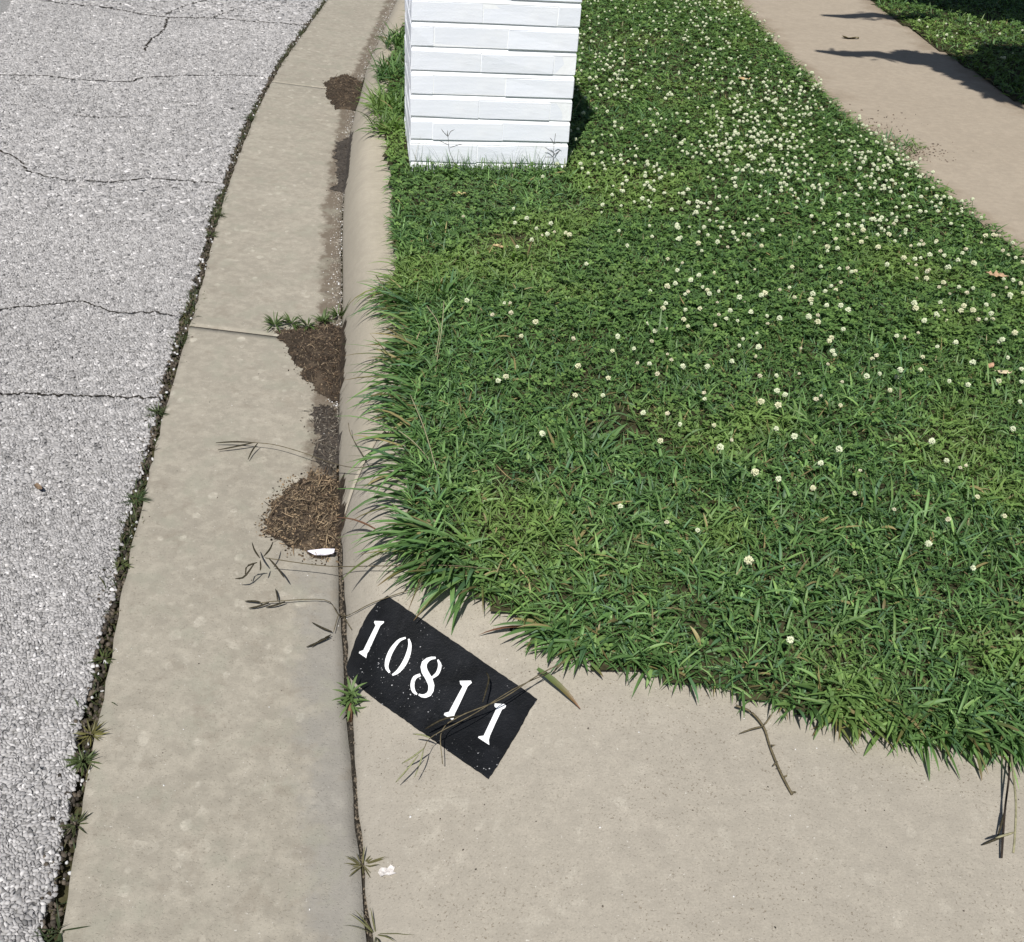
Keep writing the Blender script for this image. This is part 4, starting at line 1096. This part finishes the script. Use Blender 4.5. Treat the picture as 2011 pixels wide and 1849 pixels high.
stalk('seed_stalk', [(905, 345, .01), (884, 300, .10), (880, 270, .16), (878, 262, .175)], [[(880, 268, .165), (872, 260, .18), (866, 252, .19)], [(880, 268, .165), (885, 258, .185), (893, 254, .19)], [(882, 285, .13), (872, 280, .14), (862, 276, .15)], [(883, 290, .12), (900, 284, .13), (908, 282, .135)], [(880, 268, .165), (879, 262, .18), (879, 255, .19)]],
      'thin forked weed standing against the white bricks on the curb side', .0009, frad=.0011)
stalk('seed_stalk', [(1084, 345, .01), (1086, 310, .07), (1088, 285, .12), (1091, 262, .175)], [[(1087, 300, .09), (1078, 294, .10), (1070, 289, .11)], [(1087, 305, .08), (1096, 298, .09), (1103, 292, .10)], [(1089, 282, .125), (1096, 279, .13), (1103, 282, .125)], [(1088, 285, .12), (1084, 275, .14), (1080, 270, .15)], [(1087, 308, .075), (1076, 308, .08), (1070, 308, .08)]],
      'thin feathery weed standing against the white bricks on the sidewalk side', .0009, frad=.0011)
for i, (p0_, p1_, p2_, lab) in enumerate((((855, 700, .02), (862, 640, .07), (838, 600, .10), 'pale stalk with crossed tips rising from the curb side grass'), ((855, 730, .02), (868, 640, .07), (872, 590, .10), 'straight pale stalk rising beside a crossed one'),
                                         ((870, 970, .02), (836, 850, .07), (806, 775, .09), 'long straw coloured stalk leaning towards the pillar'), ((850, 910, .02), (815, 870, .05), (783, 845, .06), 'straw coloured stalk leaning out towards the curb'),
                                         ((800, 630, .02), (762, 575, .05), (738, 540, .06), 'dark tipped stalk leaning over the curb'))):
    stalk('grass_stalk', [p0_, p1_, p2_], [], lab, .0012, mat=M_pale if i != 4 else M_stalk)
# one broad blade drooping onto the driveway right of the number
p = hit(1055, 1312, .035); p2 = hit(1140, 1395, .004)
azb = math.atan2(p2[0, 1]-p[0, 1], p2[0, 0]-p[0, 0]); Lb = float(np.linalg.norm(p2-p))
V, F, C = blades(p, np.array([azb]), np.array([Lb]), np.array([.011]), np.array([.05]), np.array([.6]), np.array([.3]), 6, .25, True, np.array([[.09, .15, .05]]), np.array([[.20, .09, .05]]))
tag(link('drooping_grass', np_mesh('grass_blade', V-p[0], F, C, True), M_leaf, None, p[0]), 'broad green blade with a red-brown tip drooping beside the black paint', 'grass')
for i, (a_, b_, lab) in enumerate((((760, 1080, .03), (700, 1160, .02), 'olive blade drooping over the curb above the painted number'), ((740, 1040, .03), (682, 1075, .015), 'reddish brown blade hanging over the curb near the feather'), ((1040, 1230, .02), (945, 1245, .01), 'red-brown blade lying flat on the concrete above the number'))):
    p = hit(*a_); p2 = hit(*b_); azb = math.atan2(p2[0, 1]-p[0, 1], p2[0, 0]-p[0, 0]); Lb = float(np.linalg.norm(p2-p))*1.08
    cb = [(.10, .13, .045), (.17, .09, .06), (.16, .075, .05)][i]
    V, F, C = blades(p, np.array([azb]), np.array([Lb]), np.array([.009]), np.array([.1]), np.array([.7]), np.array([.3]), 6, .25, True, np.array([cb]))
    tag(link('drooping_grass', np_mesh('grass_blade', V-p[0], F, C, True), M_leaf, None, p[0]), lab, 'grass')

# ------------------------------------------------------------------ small litter
def curled(name, px, py, outline, size, colr, label, cat, rotz=0.0, h=.03, curl=.5, seed=0, tilt=(0, 0)):
    r_ = np.random.default_rng(seed); c0 = hit1(px, py, h)
    pts = [Vector(p) for p in outline]
    inner = [Vector((a_, b_)) for a_ in np.linspace(-.9, .9, 9) for b_ in np.linspace(-.9, .9, 9) if in_poly(np.array([a_]), np.array([b_]), outline)[0]]
    vs, es, fs, *_ = delaunay_2d_cdt(pts+inner, [], [list(range(len(pts)))], 1, 1e-4)
    V = [(v.x*size, v.y*size, size*(curl*(v.y**2)+.25*curl*v.x**2+tilt[0]*v.x+tilt[1]*v.y+.08*r_.normal())) for v in vs]
    me = bpy.data.meshes.new(name); me.from_pydata(V, [], [tuple(f) for f in fs]); me.update()
    me.polygons.foreach_set('use_smooth', [True]*len(me.polygons))
    o = link(name, me, mat_plain(name+'_mat', colr, .75, .3, 140, .2, .4, .001), None, c0); o.rotation_euler = (0, 0, rotz)
    return tag(o, label, cat)
OAK = [(-1, 0), (-.7, .12), (-.55, .5), (-.3, .22), (-.1, .65), (.15, .25), (.4, .5), (.6, .15), (1, .05), (.62, -.12), (.45, -.45), (.15, -.2), (-.1, -.6), (-.3, -.2), (-.6, -.42), (-.72, -.1)]
OVAL = [(math.cos(t)*1.0, math.sin(t)*.42*(1-.25*math.cos(t))) for t in np.linspace(0, 6.283, 17)[:-1]]
curled('dry_leaf', 1958, 540, OAK, .034, (.40, .27, .17), 'dry tan lobed leaf lying on the clover close to the sidewalk', 'leaf', -.3, .05, .35, 1)
curled('dry_leaf', 1945, 718, OVAL, .018, (.42, .26, .17), 'curled orange-tan dry leaf touching a cream one on the clover', 'leaf', .9, .05, .6, 2)
curled('dry_leaf', 1970, 730, OVAL, .022, (.58, .49, .33), 'cream coloured dry leaf touching an orange-tan one on the clover', 'leaf', .1, .045, .4, 3)
curled('dry_leaf', 983, 484, OVAL, .026, (.48, .36, .20), 'small straw coloured leaf on the thin patch before the pillar', 'leaf', -.2, .03, .5, 4)
curled('dry_leaf', 903, 381, OVAL, .028, (.40, .34, .17), 'yellowish leaf in the grass at the foot of the pillar', 'leaf', .5, .03, .6, 5)
curled('dry_leaf', 1462, 155, OVAL, .03, (.42, .30, .16), 'orange-brown leaf among far blossoms close to the sidewalk', 'leaf', .2, .05, .5, 6)
curled('dry_leaf', 76, 957, OVAL, .014, (.17, .12, .08), 'small curled brown leaf lying alone on the asphalt', 'leaf', -.7, .010, .9, 7)
curled('dry_leaf', 1670, 74, OVAL, .05, (.22, .19, .11), 'dull olive leaf lying on the sidewalk', 'leaf', .1, .016, .5, 8)
curled('paper_scrap', 760, 1712, [(-1, .1), (-.6, .6), (.1, .5), (.5, .7), (.95, .3), (.7, -.1), (1, -.5), (.2, -.6), (-.3, -.3), (-.8, -.5)], .013, (.55, .52, .50), 'crumpled white scrap on the driveway beside the joint', 'scrap', .3, .004, .4, 9)
curled('feather', 630, 1084, [(-1, .05), (-.8, .14), (-.4, .24), (.2, .27), (.8, .25), (1, .2), (1, -.2), (.8, -.3), (.2, -.36), (-.4, -.28), (-.75, -.08)], .028, (.62, .60, .66), 'white feather lying against the curb below a dirt clump', 'feather', .08, .012, .5, 10, (0, .25))
# dark crumbs scattered on the concrete
r = np.random.default_rng(91)
px_ = r.uniform(180, 2000, 260); py_ = r.uniform(700, 1840, 260); P = hit(px_, py_)
a, b = on_lawn(P[:, 0], P[:, 1]); s = P[:, 0]-xf(P[:, 1]); k = ~a & (s > -GUT) & ~in_poly(px_, py_, plate_px); P = P[k]; n = len(P)
cl = np.array([.05, .042, .034])*r.uniform(.4, 2.2, (n, 1)); wh = r.random(n) < .3; cl[wh] = .62
V, Fq, tt, tri, cc = chips(P[:, 0], P[:, 1], P[:, 2]-.0005, r.uniform(.0006, .0021, n), r.uniform(.0006, .002, n), cl, r)
tag(link('concrete_crumbs', tri_mesh('concrete_crumbs', V, np.vstack([Fq, tt]), tri, cc), M_stone), 'dark and white crumbs scattered over gutter and driveway', 'crumbs', kind='stuff')

px_ = np.concatenate([r.normal(1770, 45, 420), r.normal(1690, 50, 300)]); py_ = np.concatenate([r.normal(300, 10, 420), r.normal(255, 16, 300)])
P = hit(px_, py_, .012); s = P[:, 0]-xf(P[:, 1]); P = P[s > 2.1]; n = len(P)
cl = np.array([.12, .09, .065])*r.uniform(.35, 1.4, (n, 1))
V, Fq, tt, tri, cc = chips(P[:, 0], P[:, 1], P[:, 2]-.0005, r.uniform(.0015, .006, n), r.uniform(.001, .004, n), cl, r, ang_lo=.4)
tag(link('sidewalk_soil', tri_mesh('sidewalk_soil', V, np.vstack([Fq, tt]), tri, cc), M_stone), 'brown soil crumbs spilled from the lawn onto the sidewalk', 'soil', kind='stuff')
# ------------------------------------------------------------------ shade tree beyond the sidewalk (out of frame, its shadow shows)
M_bark = mat_plain('bark', (.12, .09, .065), .9, .4, 30, .1, .9, .01)
tree = bpy.data.objects.new('shade_tree', None); COL.objects.link(tree)
tb = Vector((4.7, 4.0, float(H0(4.7, 4.0)))); tree.location = tb
tag(tree, 'leafy shade tree beyond the sidewalk casting dark shade on the grass', 'tree')
r = np.random.default_rng(61)
link('trunk', tube('trunk', [(0, 0, -.1), (.02, .0, .4), (.0, .05, 1.2), (-.05, .1, 2.2), (-.02, .15, 3.2), (.05, .2, 4.4)], [.21, .17, .15, .13, .10, .05], 10), M_bark, tree)
def shade_at(px, py, h):                                     # point h above the ground whose shadow falls on that pixel
    p = hit1(px, py); return p+TO_SUN*(h/TO_SUN.z)
limbs = []
for px, py, h, rad, n_ in ((2060, 160, 2.5, .30, 900), (1990, 148, 2.55, .22, 700), (1915, 134, 2.6, .17, 480), (1850, 122, 2.62, .11, 300), (1790, 113, 2.62, .07, 130), (2150, 180, 2.7, .34, 700), (2015, 135, 2.6, .26, 700), (1965, 165, 2.5, .2, 600), (2015, 188, 2.5, .22, 600), (1890, 142, 2.55, .13, 360), (2000, 115, 2.6, .2, 400),
                           (2010, 20, 2.9, .32, 900), (1945, 16, 2.95, .28, 800), (1870, 14, 3.0, .22, 600), (1790, 2, 3.0, .17, 380), (1725, -3, 3.0, .10, 200), (1985, 38, 2.9, .2, 600), (2080, 45, 2.9, .34, 900), (1910, 32, 2.9, .12, 260),
                           (1985, 20, 2.9, .42, 480), (2060, 0, 3.1, .5, 480), (1900, -20, 3.1, .34, 360), (1830, -30, 3.2, .22, 200), (2150, 50, 3.0, .4, 400), (1960, -80, 3.4, .6, 700), (1790, -60, 3.4, .3, 240)):
    limbs.append((shade_at(px, py, h), rad, n_))
for i in range(26):
    a_ = r.uniform(0, 6.28); q_ = r.uniform(.3, 1.7)
    limbs.append((tb+Vector((.4+q_*math.cos(a_)*1.1, .9+q_*math.sin(a_), r.uniform(3.0, 5.2))), r.uniform(.4, .7), 420))
bagl = Bag()
for c_, rad, n_ in limbs:
    d = r.normal(0, 1, (n_, 3)); d /= np.linalg.norm(d, axis=1)[:, None]
    P = np.array(c_)+d*rad*(r.random((n_, 1))**.45)*np.array([1, 1, .45])
    n_ = int(n_*2.2); d = r.normal(0, 1, (n_, 3)); d /= np.linalg.norm(d, axis=1)[:, None]
    P = np.array(c_)+d*rad*(r.random((n_, 1))**.45)*np.array([1, 1, .45])
    cl = np.array([.05, .10, .025])*r.uniform(.6, 1.4, (n_, 1))
    V, F, C = blades(P, r.uniform(0, 6.28, n_), r.uniform(.06, .11, n_), r.uniform(.035, .06, n_), r.normal(-.1, .4, n_), r.uniform(0, .8, n_), r.normal(0, .4, n_), 3, 0, False, cl)
    bagl.add(V-np.array(tb), F, C)
link('crown', bagl.mesh('crown'), M_leaf, tree)['kind'] = 'stuff'
for i, (c_, rad, n_) in enumerate(limbs[::2]):
    e = c_-tb; st_ = Vector((0, .12, min(3.6, max(1.6, e.z-.9))))
    link('limb', tube('limb', [st_, st_.lerp(e, .5)+Vector((0, 0, .12)), e], [.05, .03, .012], 6), M_bark, tree)
# bare twigs reaching over the sidewalk
for (a_, b_) in (((1860, 128, 2.6), (1600, 103, 2.6)), ((1830, 40, 2.9), (1612, 33, 2.9))):
    A, B = shade_at(*a_)-tb, shade_at(*b_)-tb
    mid = A.lerp(B, .5)+Vector((0, .05, .03))
    link('limb', tube('limb', [A, A.lerp(B, .3)+Vector((0, -.03, 0)), mid, A.lerp(B, .8)+Vector((0, -.02, 0)), B], [.075, .065, .06, .05, .02], 6), M_bark, tree)
    n_ = 60; tt_ = r.random(n_); P = np.array([A.lerp(B, float(t_)*.8) for t_ in tt_])+r.normal(0, .035, (n_, 3))
    V, F, C = blades(P, r.uniform(0, 6.28, n_), r.uniform(.04, .08, n_), r.uniform(.02, .035, n_), r.normal(0, .4, n_), r.uniform(0, .8, n_), None, 3, 0, False, np.tile([.05, .10, .025], (n_, 1)))
    link('foliage_spray', np_mesh('foliage_spray', V, F, C), M_leaf, tree)['kind'] = 'stuff'
